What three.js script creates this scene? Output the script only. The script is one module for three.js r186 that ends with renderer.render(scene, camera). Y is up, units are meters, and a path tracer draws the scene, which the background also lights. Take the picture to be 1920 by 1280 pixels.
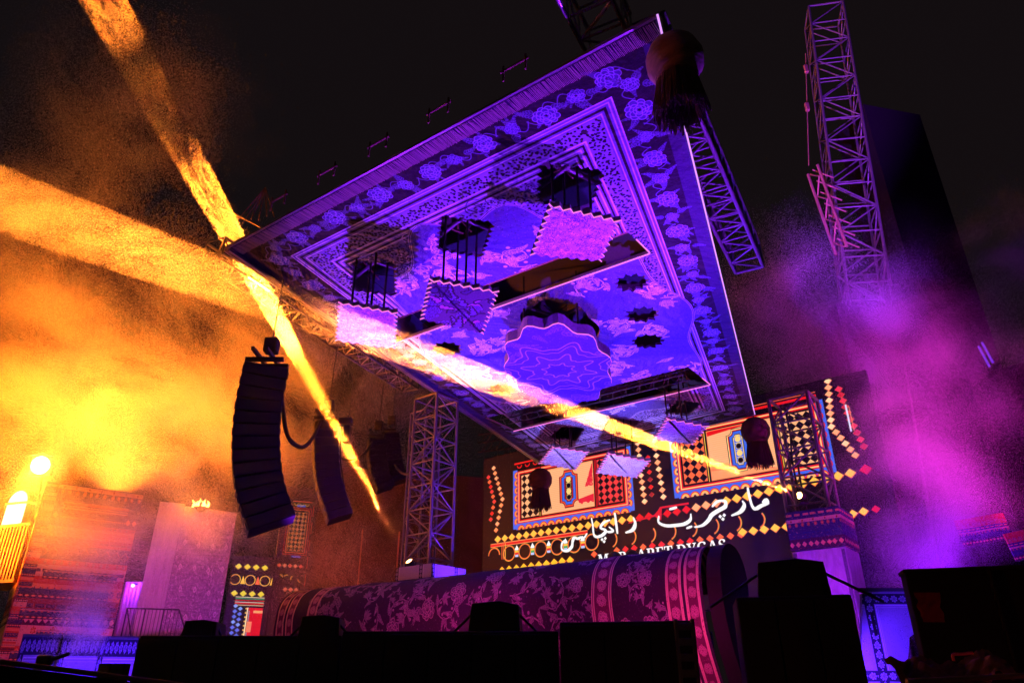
import * as THREE from 'three';
import { RoundedBoxGeometry } from 'three/addons/geometries/RoundedBoxGeometry.js';
import { mergeGeometries } from 'three/addons/utils/BufferGeometryUtils.js';
import { RectAreaLightUniformsLib } from 'three/addons/lights/RectAreaLightUniformsLib.js';
import { createNoise3D } from 'simplex-noise';
RectAreaLightUniformsLib.init();

// ------------------------------------------------------------------ camera, night sky, exposure
const scene = new THREE.Scene();
const EYE = new THREE.Vector3(0, 1.7, 0), PITCH = 26 * Math.PI / 180, FOCAL = 1350;
const camera = new THREE.PerspectiveCamera(2 * Math.atan(640 / FOCAL) * 180 / Math.PI, 1.5, 0.1, 600);
camera.position.copy(EYE); camera.rotation.x = PITCH;
scene.background = new THREE.Color(0.0062, 0.0042, 0.0050);
const renderer = new THREE.WebGLRenderer();
renderer.toneMapping = THREE.LinearToneMapping; renderer.toneMappingExposure = 1;
renderer.shadowMap.enabled = true;

// colours of the lamps
const VIOLET = new THREE.Color(0.24, 0.012, 1), BLUE = new THREE.Color(0.1, 0.016, 1), MAGENTA = new THREE.Color(0.8, 0.03, 0.55);
const ORANGE = new THREE.Color(1, 0.18, 0.007), AMBER = new THREE.Color(1, 0.225, 0.016), RED = new THREE.Color(1, 0.10, 0.06);

// ------------------------------------------------------------------ small helpers
let seed = 11;
const rnd = () => { seed = (seed + 0x6d2b79f5) | 0; let t = Math.imul(seed ^ (seed >>> 15), 1 | seed); t = (t + Math.imul(t ^ (t >>> 7), 61 | t)) ^ t; return ((t ^ (t >>> 14)) >>> 0) / 4294967296; };
const gs = () => Math.sqrt(-2 * Math.log(rnd() + 1e-9)) * Math.cos(6.28318 * rnd());
const noise = createNoise3D(rnd);
const fbm = (x, y, z, n = 4) => { let a = 0, w = 0.5; for (let i = 0; i < n; i++) { a += w * noise(x, y, z); x *= 2.07; y *= 2.07; z *= 2.07; w *= 0.5; } return a; };
const V = (x, y, z) => new THREE.Vector3(x, y, z);
// a surveyed direction: sight lines taken from the camera stand, met with a known distance or height
const sight = (px, py) => { const u = (px - 960) / FOCAL, v = (640 - py) / FOCAL; return V(u, v * Math.cos(PITCH) + Math.sin(PITCH), -Math.cos(PITCH) + v * Math.sin(PITCH)); };
const atZ = (px, py, D) => { const r = sight(px, py); return r.multiplyScalar(-D / r.z).add(EYE); };
const taken = {};
const numbered = (n) => { taken[n] = (taken[n] ?? -1) + 1; return taken[n] ? n + '_' + String(taken[n]).padStart(3, '0') : n; };
const tag = (o, label, category, group) => { o.userData.label = label; o.userData.category = category; if (group) o.userData.group = group; return o; };
const thing = (name, label, category, pos = V(0, 0, 0), group) => { const o = new THREE.Group(); o.name = numbered(name); o.position.copy(pos); scene.add(o); return tag(o, label, category, group); };
const part = (name, geo, mat, parent, label) => { const m = new THREE.Mesh(geo, mat); m.name = name; m.castShadow = m.receiveShadow = true; if (label) m.userData.label = label; parent.add(m); return m; };
const struct = (name, geo, mat) => { const m = new THREE.Mesh(geo, mat); m.name = numbered(name); m.userData.kind = 'structure'; m.castShadow = m.receiveShadow = true; scene.add(m); return m; };
const moved = (g, x, y, z) => g.translate(x, y, z);
const lerp = (a, b, t) => a + (b - a) * t;
const CYL = new THREE.CylinderGeometry(1, 1, 1, 7, 1), BOX = new THREE.BoxGeometry(1, 1, 1);
const UP = V(0, 1, 0);
function bar(name, a, b, r, mat, parent) { const m = part(name, CYL, mat, parent), d = b.clone().sub(a), l = d.length(); m.position.copy(a).addScaledVector(d, 0.5); m.quaternion.setFromUnitVectors(UP, d.normalize()); m.scale.set(r, l, r); return m; }
function barGeo(a, b, r, n = 5) { const d = b.clone().sub(a), l = d.length(); const g = new THREE.CylinderGeometry(r, r, l, n, 1); g.applyQuaternion(new THREE.Quaternion().setFromUnitVectors(UP, d.normalize())); const c = a.clone().add(b).multiplyScalar(0.5); return g.translate(c.x, c.y, c.z); }
const curveTube = (pts, r, n = 40) => new THREE.TubeGeometry(new THREE.CatmullRomCurve3(pts), n, r, 6);

// ------------------------------------------------------------------ textures and materials
function canvas(w, h, paint) { const c = document.createElement('canvas'); c.width = w; c.height = h; paint(c.getContext('2d'), w, h); return c; }
function tex(c, srgb = true) { const t = new THREE.CanvasTexture(c); t.magFilter = THREE.LinearFilter; t.wrapS = t.wrapT = THREE.RepeatWrapping; if (srgb) t.colorSpace = THREE.SRGBColorSpace; return t; }
function grainTex(size, lo, hi, scale, contrast = 1) {
  const d = new Uint8Array(size * size * 4);
  for (let y = 0; y < size; y++) for (let x = 0; x < size; x++) {
    const a = x / size * 6.28318, b = y / size * 6.28318;
    const n = 0.5 + contrast * 0.5 * (fbm(Math.cos(a) * scale, Math.sin(a) * scale + Math.cos(b) * scale, Math.sin(b) * scale, 4)) + (rnd() - 0.5) * 0.18;
    const v = Math.max(0, Math.min(255, lerp(lo, hi, n))); const o = (y * size + x) * 4; d[o] = d[o + 1] = d[o + 2] = v; d[o + 3] = 255;
  }
  const t = new THREE.DataTexture(d, size, size); t.magFilter = THREE.LinearFilter; t.wrapS = t.wrapT = THREE.RepeatWrapping; t.needsUpdate = true; return t;
}
const grain = grainTex(256, 150, 255, 1.6), wear = grainTex(256, 90, 255, 1.2);
const std = (o) => new THREE.MeshStandardMaterial(o);
const lin = (r, g, b) => new THREE.Color().setRGB(r, g, b);
const M = {
  black: std({ color: lin(0.009, 0.008, 0.009), roughness: 0.85, map: grain, bumpMap: wear, bumpScale: 0.004 }),
  drape: std({ color: lin(0.014, 0.013, 0.014), roughness: 1, map: wear }),
  cabinet: std({ color: lin(0.014, 0.013, 0.013), roughness: 0.62, map: grain }),
  grille: std({ color: lin(0.016, 0.016, 0.016), roughness: 0.75, bumpMap: wear, bumpScale: 0.006 }),
  alu: std({ color: lin(0.42, 0.42, 0.44), roughness: 0.42, metalness: 0.75, roughnessMap: wear }),
  paintedTruss: std({ color: lin(0.16, 0.155, 0.16), roughness: 0.5, metalness: 0.3, map: grain }),
  rust: std({ color: lin(0.38, 0.22, 0.11), roughness: 0.8, map: wear }),
  darkSteel: std({ color: lin(0.05, 0.05, 0.055), roughness: 0.5, metalness: 0.5 }),
  rubber: std({ color: lin(0.02, 0.02, 0.02), roughness: 0.6 }),
  plaster: std({ color: lin(0.5, 0.46, 0.43), roughness: 0.95, map: grain, bumpMap: wear, bumpScale: 0.01 }),
  corr: std({ color: lin(0.42, 0.27, 0.2), roughness: 0.6, metalness: 0.2, map: wear }),
  ground: std({ color: lin(0.06, 0.055, 0.05), roughness: 0.95, map: wear, bumpMap: grain, bumpScale: 0.02 }),
  deck: std({ color: lin(0.02, 0.02, 0.022), roughness: 0.6, map: grain }),
  tassel: std({ color: lin(0.5, 0.42, 0.33), roughness: 1, map: wear, bumpMap: wear, bumpScale: 0.05 }),
  wineCord: std({ color: lin(0.09, 0.03, 0.045), roughness: 1, map: grain }),
  thread: std({ color: lin(0.42, 0.36, 0.3), roughness: 1 }),
  neon: std({ color: 0x000000, emissive: lin(1, 0.22, 0.72), emissiveIntensity: 1.15 }),
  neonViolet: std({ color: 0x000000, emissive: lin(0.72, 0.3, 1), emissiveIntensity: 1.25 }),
  lensAmber: std({ color: 0x000000, emissive: lin(1, 0.55, 0.16), emissiveIntensity: 16 }),
  lensViolet: std({ color: 0x000000, emissive: lin(0.25, 0.08, 1), emissiveIntensity: 6 }),
  lensMagenta: std({ color: 0x000000, emissive: lin(1, 0.1, 0.8), emissiveIntensity: 5 }),
  flood: std({ color: 0x000000, emissive: lin(1, 0.72, 0.36), emissiveIntensity: 30 }),
  flame: std({ color: 0x000000, emissive: lin(1, 0.56, 0.12), emissiveIntensity: 9 }),
};

// woven carpet ornament, drawn as dyed wool
const CREAM = '#cccfe4', PALE = '#a5a8c4', MID = '#666690', DEEP = '#2f2c52', INK = '#120d18', WINE = '#5d2438';
function blossom(c, x, y, r, fill, line, petals = 7, tilt = 0) {
  c.lineWidth = r * 0.1; c.strokeStyle = line; c.fillStyle = fill;
  for (const [k, n] of [[1, petals], [0.66, petals - 1], [0.36, 5]]) for (let i = 0; i < n; i++) {
    const a = tilt + i / n * 6.2832 + k * 2, px = x + Math.cos(a) * r * k * 0.58, py = y + Math.sin(a) * r * k * 0.58;
    c.beginPath(); c.ellipse(px, py, r * k * 0.46, r * k * 0.34, a, 0, 6.2832); c.fill(); c.stroke();
  }
  c.beginPath(); c.arc(x, y, r * 0.16, 0, 6.2832); c.fillStyle = line; c.fill();
}
function leaf(c, x, y, a, l, fill, line) {
  const ca = Math.cos(a), sa = Math.sin(a), P = (u, v) => [x + ca * u * l - sa * v * l, y + sa * u * l + ca * v * l];
  c.beginPath(); c.moveTo(...P(0, 0));
  for (let i = 1; i <= 4; i++) c.quadraticCurveTo(...P(i / 4 - 0.14, 0.34 - i * 0.06), ...P(i / 4, 0.18 * (1 - i / 4)));
  for (let i = 3; i >= 0; i--) c.quadraticCurveTo(...P(i / 4 + 0.14, -0.34 + i * 0.06), ...P(i / 4, -0.18 * (1 - i / 4)));
  c.closePath(); if (fill) { c.fillStyle = fill; c.fill(); } c.strokeStyle = line; c.lineWidth = l * 0.07; c.stroke();
}
function spray(c, x, y, a, len, turn, fill, line, depth = 0) {
  let px = x, py = y, ang = a; const n = 16; c.strokeStyle = line; c.lineWidth = len * 0.016 + 0.012;
  const pts = [];
  for (let i = 0; i < n; i++) { const nx = px + Math.cos(ang) * len / n, ny = py + Math.sin(ang) * len / n; c.beginPath(); c.moveTo(px, py); c.lineTo(nx, ny); c.stroke(); px = nx; py = ny; ang += turn / n * (1 + i / n); pts.push([px, py, ang]); }
  pts.forEach(([X, Y, A], i) => { if (i % 3 === 1) { leaf(c, X, Y, A + 0.9, len * 0.15 * (0.7 + 0.6 * rnd()), fill, line); leaf(c, X, Y, A - 0.9, len * 0.13 * (0.7 + 0.6 * rnd()), fill, line); } });
  blossom(c, px, py, len * 0.11, fill, line, 6, ang);
  if (depth < 1) { const m = pts[9]; spray(c, m[0], m[1], m[2] - 1.2, len * 0.5, -turn, fill, line, depth + 1); }
}
function rose(c, x, y, r, fill, line) {       // layered cabbage rose, drawn petal by petal
  c.lineJoin = 'round'; let a0 = rnd() * 6.28;
  for (const [k, n] of [[1, 9], [0.76, 8], [0.54, 6], [0.32, 5]]) { for (let i = 0; i < n; i++) { const a = a0 + i / n * 6.2832 + 0.3 * rnd(), R = r * k * (0.9 + 0.2 * rnd()), w = 6.2832 / n * 0.72; c.beginPath(); c.moveTo(x + Math.cos(a - w) * R * 0.45, y + Math.sin(a - w) * R * 0.45); c.bezierCurveTo(x + Math.cos(a - w * 0.9) * R * 1.12, y + Math.sin(a - w * 0.9) * R * 1.12, x + Math.cos(a + w * 0.7) * R * 1.16, y + Math.sin(a + w * 0.7) * R * 1.16, x + Math.cos(a + w) * R * 0.45, y + Math.sin(a + w) * R * 0.45); c.fillStyle = fill; c.fill(); c.strokeStyle = line; c.lineWidth = r * 0.055; c.stroke(); } a0 += 0.5; }
}
function leafy(c, x, y, a, l, fill, line) {    // an acanthus leaf: lobes along a bent rib
  let px = x, py = y, ang = a; const bend = (rnd() - 0.5) * 1.6, n = 5; c.strokeStyle = line; c.fillStyle = fill; c.lineWidth = l * 0.045;
  for (let i = 0; i < n; i++) { const k = 1 - i / n * 0.75; for (const s of [-1, 1]) { c.beginPath(); c.ellipse(px + Math.cos(ang + s * 1.15) * l * 0.13 * k, py + Math.sin(ang + s * 1.15) * l * 0.13 * k, l * 0.17 * k, l * 0.085 * k, ang + s * 0.75, 0, 6.29); c.fill(); c.stroke(); } px += Math.cos(ang) * l / n * 0.9; py += Math.sin(ang) * l / n * 0.9; ang += bend / n; }
  c.beginPath(); c.ellipse(px, py, l * 0.12, l * 0.06, ang, 0, 6.29); c.fill(); c.stroke();
}
function vine(c, x, y, a, len, turn, fill, line, shade, depth = 0) {   // a scrolling stem with acanthus leaves, buds and a palmette
  let px = x, py = y, ang = a; const n = 26, pts = [[px, py, ang]];
  for (let i = 0; i < n; i++) { px += Math.cos(ang) * len / n; py += Math.sin(ang) * len / n; ang += turn / n * (0.6 + 1.6 * i / n); pts.push([px, py, ang]); }
  for (const [w, col] of [[0.034, shade], [0.018, line]]) { c.beginPath(); pts.forEach(([X, Y], i) => (i ? c.lineTo(X, Y) : c.moveTo(X, Y))); c.strokeStyle = col; c.lineWidth = len * w; c.stroke(); }
  pts.forEach(([X, Y, A], i) => { if (i % 4 === 2) leafy(c, X, Y, A + (i % 8 === 2 ? 0.8 : -0.8), len * (0.13 + 0.06 * rnd()), fill, line); else if (i % 4 === 0 && i) { c.beginPath(); c.arc(X + Math.cos(A + 1.6) * len * 0.05, Y + Math.sin(A + 1.6) * len * 0.05, len * 0.022, 0, 6.3); c.fillStyle = line; c.fill(); } });
  for (let i = -3; i <= 3; i++) leafy(c, px, py, ang + i * 0.5, len * (0.15 - 0.015 * Math.abs(i)), fill, line);
  if (depth < 1) { const m = pts[13]; vine(c, m[0], m[1], m[2] - 1.3 * Math.sign(turn), len * 0.55, -turn, fill, line, shade, 1); }
}
const jitter = (ctx, w, h, n, a) => { for (let i = 0; i < n; i++) { const s = 1 + 2.4 * rnd(); ctx.fillStyle = rnd() < 0.5 ? `rgba(0,0,0,${a * rnd()})` : `rgba(255,245,240,${a * 0.7 * rnd()})`; ctx.fillRect(rnd() * w, rnd() * h, s, s); } };
const stipple = (c, inside, x0, x1, y0, y1, step, r, col) => { c.fillStyle = col; for (let x = x0; x < x1; x += step) for (let y = y0; y < y1; y += step) { const X = x + (rnd() - 0.5) * step, Y = y + (rnd() - 0.5) * step; if (inside(X, Y)) { c.beginPath(); c.ellipse(X, Y, r * (0.7 + 0.9 * rnd()), r * (0.6 + 0.5 * rnd()), rnd() * 3, 0, 6.3); c.fill(); } } };

// ------------------------------------------------------------------ the setting
const groundGeo = new THREE.PlaneGeometry(400, 400, 1, 1).rotateX(-Math.PI / 2); groundGeo.attributes.uv.array.forEach((v, i, a) => { a[i] = v * 120; });
struct('ground', groundGeo, M.ground);
// the stage stands turned 38 degrees from the camera's right
const SA = 38 * Math.PI / 180, SDIR = V(Math.cos(SA), 0, Math.sin(SA)), SNOR = V(-Math.sin(SA), 0, Math.cos(SA));
const stageShape = new THREE.Shape([[-24, 20], [-6, 17.5], [9, 15], [22, 18], [24, 34], [14, 36], [-4, 50], [-24, 46]].map(([x, z]) => new THREE.Vector2(x, z)));
const stageGeo = new THREE.ExtrudeGeometry(stageShape, { depth: 1.5, bevelEnabled: false }).rotateX(-Math.PI / 2);
struct('stage_deck', stageGeo, M.deck);

// ------------------------------------------------------------------ lamps
function fixture(name, label, category, pos, aim, lens, size, group) {
  const g = thing(name, label, category, pos, group), dir = aim.clone().sub(pos).normalize();
  part('base', new RoundedBoxGeometry(size * 1.1, size * 0.3, size * 1.1, 2, 0.03).translate(0, -size * 0.85, 0), M.cabinet, g);
  for (const s of [-1, 1]) part('yoke_arm', new RoundedBoxGeometry(size * 0.12, size * 1.1, size * 0.3, 2, 0.02).translate(s * size * 0.56, -size * 0.25, 0), M.cabinet, g);
  const q = new THREE.Quaternion().setFromUnitVectors(UP, dir);
  part('head', new THREE.LatheGeometry([[0, -0.62], [0.3, -0.6], [0.42, -0.4], [0.46, 0.2], [0.42, 0.5], [0.4, 0.5], [0.38, 0.42]].map(([x, y]) => new THREE.Vector2(x * size, y * size)), 14).applyQuaternion(q), M.cabinet, g);
  part('lamp_lens', new THREE.CircleGeometry(size * 0.38, 18).rotateX(-Math.PI / 2).translate(0, size * 0.43, 0).applyQuaternion(q), lens, g);
  return { g, mouth: pos.clone().addScaledVector(dir, size * 0.55) };
}
function spot(at, aim, color, intensity, angle, penumbra = 0.5, radius = 4) {
  const l = new THREE.SpotLight(color, intensity, 0, angle, penumbra, 2); l.position.copy(at); l.target.position.copy(aim); l.castShadow = true; l.shadow.radius = radius; scene.add(l, l.target); return l;
}
function floorLamp(label, pos, aim, color, lens, cd, angle, pen = 0.6, rad = 6, size = 0.55) { const f = fixture('stage_spotlight', label, 'spotlight', pos, aim, lens, size, 'spotlights on the stage floor'); spot(f.mouth, aim, color, cd, angle, pen, rad); return f; }

// violet washes that light the carpet roof from below
floorLamp('violet wash light on the deck behind the right black riser', V(7.0, 2.9, -16.6), V(3.2, 13.7, -16.5), VIOLET, M.lensViolet, 1900, 0.68, 1);
floorLamp('violet wash light on the deck behind the left black riser', V(-5.9, 2.6, -21.5), V(-0.5, 13.7, -18.5), VIOLET, M.lensViolet, 1250, 0.64, 1);
floorLamp('violet wash light behind the rolled carpet, nearest the screen tower', V(6.5, 3.4, -26.5), V(5, 13.7, -25), BLUE, M.lensViolet, 1300, 0.8, 1);
floorLamp('violet wash light behind the rolled carpet, nearest the truss tower', V(0.5, 3.2, -28.5), V(1, 13.7, -22), BLUE, M.lensViolet, 1700, 0.78, 1);
floorLamp('added lilac lamp behind the roll, brightening the lowest hanging panels', V(3.6, 2.6, -31.5), V(4.4, 12, -33.5), new THREE.Color(0.36, 0.22, 1), M.lensViolet, 1000, 0.5, 0.9);  // unseen lamp, added to lift the far panels to bright lilac
floorLamp('added violet lamp on the deck, brightening the truss tower', V(-0.4, 2.6, -27.8), V(-3.5, 10.5, -30.5), BLUE, M.lensViolet, 700, 0.42, 0.9);  // added fill lamp that turns the tower violet
floorLamp('violet lamp on the deck under the big black box', V(9.6, 2.4, -21.5), V(12.2, 4, -34), VIOLET, M.lensViolet, 500, 0.6);
floorLamp('magenta wash light in front of the rolled carpet, right one', V(3.4, 2.0, -17.2), V(2.5, 4.6, -23.5), new THREE.Color(1, 0.04, 0.4), M.lensMagenta, 60, 1.15);
floorLamp('magenta wash light in front of the rolled carpet, left one', V(-2.6, 2.0, -20.2), V(-4, 4.6, -27.5), new THREE.Color(1, 0.04, 0.4), M.lensMagenta, 85, 1.15);
floorLamp('added red lamp behind the speaker arrays, giving the maroon glow', V(-9.5, 2.4, -35), V(-8, 10, -42), new THREE.Color(1, 0.09, 0.06), M.lensMagenta, 420, 0.95, 0.9);  // added out of sight to redden the dark backdrop and haze
floorLamp('added red lamp far left out of view, reddening the large tassel', V(-20, 8, -9), V(3.2, 13.2, -10.4), new THREE.Color(1, 0.1, 0.05), M.lensMagenta, 620, 0.1, 0.9);  // added off-frame lamp for the red side of tassel and fringe
floorLamp('added magenta wash light tinting the rug walls at the left', V(-14.2, 2.4, -28.5), V(-18.5, 6, -35), MAGENTA, M.lensMagenta, 120, 0.9);  // lamp added to put a magenta tint on the left walls
floorLamp('violet wash light before the rug walls at the left', V(-12.2, 2.4, -30), V(-16.6, 6, -37), new THREE.Color(0.5, 0.05, 1), M.lensViolet, 110, 0.7);

// ------------------------------------------------------------------ the flying carpet roof: its own plan frame (s along the near edge, t away, z down)
const ROOF_Y = 13.7, A0 = V(2.88, ROOF_Y, -10.02);
const EX = V(-0.811, 0, -0.585).normalize(), EZ = V(0, -1, 0), EY = V(0, 0, 0).crossVectors(EZ, EX).normalize();
const roofBasis = new THREE.Matrix4().makeBasis(EX, EY, EZ);
const plan = (s, t, y = ROOF_Y) => A0.clone().addScaledVector(EX, s).addScaledVector(EY, t).setY(y);
const corners = [[0, 0], [14, 0], [18.85, 24.28], [6.1, 23.36]];            // A B C D
const Q = (u, v) => { const a = corners; const x = (1 - v) * ((1 - u) * a[0][0] + u * a[1][0]) + v * ((1 - u) * a[3][0] + u * a[2][0]); const y = (1 - v) * ((1 - u) * a[0][1] + u * a[1][1]) + v * ((1 - u) * a[3][1] + u * a[2][1]); return [x, y]; };
// metres inwards from each edge -> plan
const WID = 13.4, LEN = 24.2;
const inset = (m) => [Q(m / WID, m / LEN), Q(1 - m / WID, m / LEN), Q(1 - m / WID, 1 - m / LEN), Q(m / WID, 1 - m / LEN)];
function zigzag(poly, tooth, amp) {                                         // a pinking-shear outline
  const out = [];
  poly.forEach((p, i) => { const q = poly[(i + 1) % poly.length], dx = q[0] - p[0], dy = q[1] - p[1], l = Math.hypot(dx, dy), n = Math.max(2, Math.round(l / tooth)), nx = dy / l, ny = -dx / l;
    for (let k = 0; k < n; k++) { out.push([p[0] + dx * k / n, p[1] + dy * k / n]); out.push([p[0] + dx * (k + 0.5) / n + nx * amp, p[1] + dy * (k + 0.5) / n + ny * amp]); } });
  return out;
}
const star = (x, y, r, n = 10, k = 0.68, ph = 0) => Array.from({ length: n * 2 }, (_, i) => { const a = ph + i / n * Math.PI, q = i % 2 ? r * k : r; return [x + Math.cos(a) * q, y + Math.sin(a) * q]; });
const lobed = (x, y, ra, rb, rot, n, k, m = 72) => Array.from({ length: m }, (_, i) => { const a = i / m * 6.28318, f = 1 + k * Math.cos(n * a), X = Math.cos(a) * ra * f, Y = Math.sin(a) * rb * f; return [x + X * Math.cos(rot) - Y * Math.sin(rot), y + X * Math.sin(rot) + Y * Math.cos(rot)]; });
const toPath = (pts, P = THREE.Path) => new P(pts.map(([x, y]) => new THREE.Vector2(x, y)));

const plateShapes = [   // outline in plan, height, kind
  { o: zigzag([[10.67, 1.6], [9.77, 3.01], [11.51, 4.7], [12.6, 3.2]], 0.27, 0.13), y: 11.45, cut: zigzag([[11.6, 2.55], [10.45, 3.5], [12.0, 5.15], [13.0, 3.9]], 0.27, 0.13), kind: 0, label: 'jagged pale carpet panel hanging nearest the orange beams, lilac and finely speckled' },
  { o: zigzag([[7.72, 2.08], [6.63, 3.66], [8.55, 5.45], [9.44, 3.62]], 0.27, 0.13), y: 11.4, cut: zigzag([[7.77, 2.34], [6.7, 3.6], [8.2, 4.95], [9.11, 3.7]], 0.24, 0.12), kind: 1, label: 'jagged dark leaf-patterned carpet panel on four rods left of the roof slot' },
  { o: zigzag([[3.81, 1.85], [2.75, 3.41], [4.05, 4.75], [5.4, 3.39]], 0.27, 0.13), y: 11.95, cut: zigzag([[4.26, 2.1], [3.03, 3.46], [4.35, 4.85], [5.3, 3.5]], 0.27, 0.13), kind: 0, label: 'jagged pale carpet panel hanging highest, below the large tassel' },
  { o: lobed(8.9, 10.3, 3.5, 1.8, 1.15, 11, 0.06), y: 12.05, cut: lobed(9.0, 10.6, 2.5, 1.4, 1.2, 8, 0.05), kind: 2, label: 'large violet scalloped medallion panel hanging in the middle of the carpet roof' },
  { o: zigzag([[14.4, 18.32], [13.38, 20.11], [15.58, 22.48], [16.52, 20.33]], 0.42, 0.2), y: 12.3, cut: zigzag([[14.5, 19.4], [13.6, 20.4], [15.2, 22], [16.2, 20.6]], 0.27, 0.13), kind: 0, label: 'jagged lilac carpet panel hanging lowest left, over the left tassel of the screen' },
  { o: zigzag([[11.72, 18.92], [10.69, 21.25], [12.61, 23.64], [13.88, 21.6]], 0.42, 0.2), y: 11.65, cut: zigzag([[11.9, 19.6], [10.9, 21.1], [12.4, 22.7], [13.3, 21.3]], 0.27, 0.13), kind: 3, label: 'jagged pale flower-printed carpet panel hanging in front of the screen middle' },
  { o: zigzag([[7.9, 17.09], [6.84, 19.1], [8.44, 21.15], [9.6, 19.35]], 0.42, 0.2), y: 12.0, cut: zigzag([[8.3, 19.4], [7.5, 20.5], [8.7, 21.9], [9.7, 20.8]], 0.27, 0.13), kind: 0, label: 'jagged lilac carpet panel hanging at the right screen frame' },
];
const slots = [[3.9, 6.2, 14.4, 7.6], [6.4, 16.3, 16.9, 18.6]];
const stars = [[5.15, 8.9, 0.62], [5.87, 11.1, 0.66], [6.67, 13.17, 0.68], [13.3, 9.2, 0.66], [14.07, 13.8, 0.7], [11.9, 15.0, 0.6]];

const S0 = -1.2, T0 = -1.2, SW = 20.8, TH = 26.2, K = 78;
const roofCanvas = canvas(Math.round(SW * K), Math.round(TH * K), (c, w, h) => {
  c.setTransform(K, 0, 0, -K, -S0 * K, h + T0 * K);
  const poly = (pts) => { c.beginPath(); pts.forEach((p, i) => (i ? c.lineTo(...p) : c.moveTo(...p))); c.closePath(); };
  const ring = (m, col, lw) => { poly(inset(m)); c.strokeStyle = col; c.lineWidth = lw; c.lineJoin = 'miter'; c.stroke(); };
  const fillIn = (m, col) => { poly(inset(m)); c.fillStyle = col; c.fill(); };
  c.fillStyle = DEEP; c.fillRect(S0, T0, SW, TH);
  fillIn(0, '#2f2648'); fillIn(0.4, INK);
  // rose border
  const edge = (m, along) => { const p = inset(m), out = []; for (let k = 0; k < 4; k++) { const a = p[k], b = p[(k + 1) % 4], l = Math.hypot(b[0] - a[0], b[1] - a[1]), n = Math.round(l / along); for (let i = 0; i < n; i++) out.push([a[0] + (b[0] - a[0]) * (i + 0.5) / n, a[1] + (b[1] - a[1]) * (i + 0.5) / n, Math.atan2(b[1] - a[1], b[0] - a[0])]); } return out; };
  edge(0.86, 0.86).forEach(([x, y, a], i) => {
    c.strokeStyle = '#62668c'; c.lineWidth = 0.03; c.beginPath(); for (let k = -8; k <= 8; k++) { const u = k / 8 * 0.46, v = Math.sin(k / 8 * Math.PI + i * Math.PI) * 0.26; const X = x + Math.cos(a) * u - Math.sin(a) * v, Y = y + Math.sin(a) * u + Math.cos(a) * v; k > -8 ? c.lineTo(X, Y) : c.moveTo(X, Y); } c.stroke();
    for (let q = 0; q < 5; q++) { const d = rnd() * 6.28, o = 0.34 * rnd(); leafy(c, x + Math.cos(d) * o, y + Math.sin(d) * o * 0.8, d, 0.3 + 0.14 * rnd(), '#2c2c50', '#62668c'); }
    rose(c, x + gs() * 0.03, y + gs() * 0.05, i % 2 ? 0.2 + 0.05 * rnd() : 0.33 + 0.04 * rnd(), '#44467a', '#a0a6c8');
  });
  fillIn(1.34, MID); for (const m of [1.36, 1.46, 1.58, 1.70]) ring(m, m === 1.58 ? INK : CREAM, m === 1.58 ? 0.07 : 0.035);
  const inPoly = (pts) => (X, Y) => { let r = false; for (let i = 0, j = 3; i < 4; j = i++) { const [xi, yi] = pts[i], [xj, yj] = pts[j]; if ((yi > Y) !== (yj > Y) && X < (xj - xi) * (Y - yi) / (yj - yi) + xi) r = !r; } return r; };
  fillIn(1.76, '#7e80aa');
  const bandIn = inPoly(inset(1.78)), bandOut = inPoly(inset(2.28)), field = inPoly(inset(2.75));
  stipple(c, (x, y) => bandIn(x, y) && !bandOut(x, y), 0, 19, 0, 24.4, 0.105, 0.036, INK);
  for (const [m, col, lw] of [[2.3, CREAM, 0.05], [2.4, INK, 0.06], [2.5, CREAM, 0.05], [2.62, INK, 0.05], [2.7, CREAM, 0.04]]) ring(m, col, lw);
  fillIn(2.74, '#7274a0');
  // the outer field: close curls and speckle
  for (let i = 0; i < 2600; i++) { const x = rnd() * 19, y = rnd() * 24.4; if (!field(x, y)) continue; c.strokeStyle = rnd() < 0.6 ? '#302e58' : '#b8bcd8'; c.lineWidth = 0.028; c.beginPath(); const r = 0.12 + 0.26 * rnd(), a = rnd() * 6.3; for (let k = 0; k < 16; k++) { const q = r * (1 - k / 20), A = a + k * 0.5; k ? c.lineTo(x + Math.cos(A) * q, y + Math.sin(A) * q) : c.moveTo(x + Math.cos(A) * q, y + Math.sin(A) * q); } c.stroke(); }
  stipple(c, field, 0, 19, 0, 24.4, 0.115, 0.034, '#2a2140');
  // the inner field: a lobed plain ground with sprays
  const core = lobed(9.6, 11.6, 9.0, 5.0, 1.32, 11, 0.05, 160); poly(core); c.fillStyle = '#4c4a86'; c.fill(); c.strokeStyle = CREAM; c.lineWidth = 0.07; c.stroke(); c.strokeStyle = DEEP; c.lineWidth = 0.03; c.stroke();
  c.save(); poly(core); c.clip();
  for (let i = 0; i < 30000; i++) { c.fillStyle = rnd() < 0.5 ? 'rgba(30,22,56,.55)' : 'rgba(190,180,210,.35)'; c.fillRect(rnd() * 19, rnd() * 24, 0.03, 0.03); }
  for (let i = 0; i < 30; i++) { const a = i * 2.39996, r = Math.sqrt((i + 0.5) / 30); vine(c, 9.6 + Math.cos(a) * r * 4.9, 11.6 + Math.sin(a) * r * 8.6, a * 1.7, 3.1, 5.2 * (i % 2 ? 1 : -1), '#6e6ea2', '#d4d8ee', '#2c2a5a'); }
  for (let i = 0; i < 40; i++) { const x = 4 + rnd() * 11, y = 3.4 + rnd() * 17; rose(c, x, y, 0.16 + 0.14 * rnd(), '#7c7eb0', '#dcdff2'); for (let q = 0; q < 3; q++) leafy(c, x, y, rnd() * 6, 0.4, '#6c6c9c', '#c6cae0'); }
  c.restore();
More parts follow.
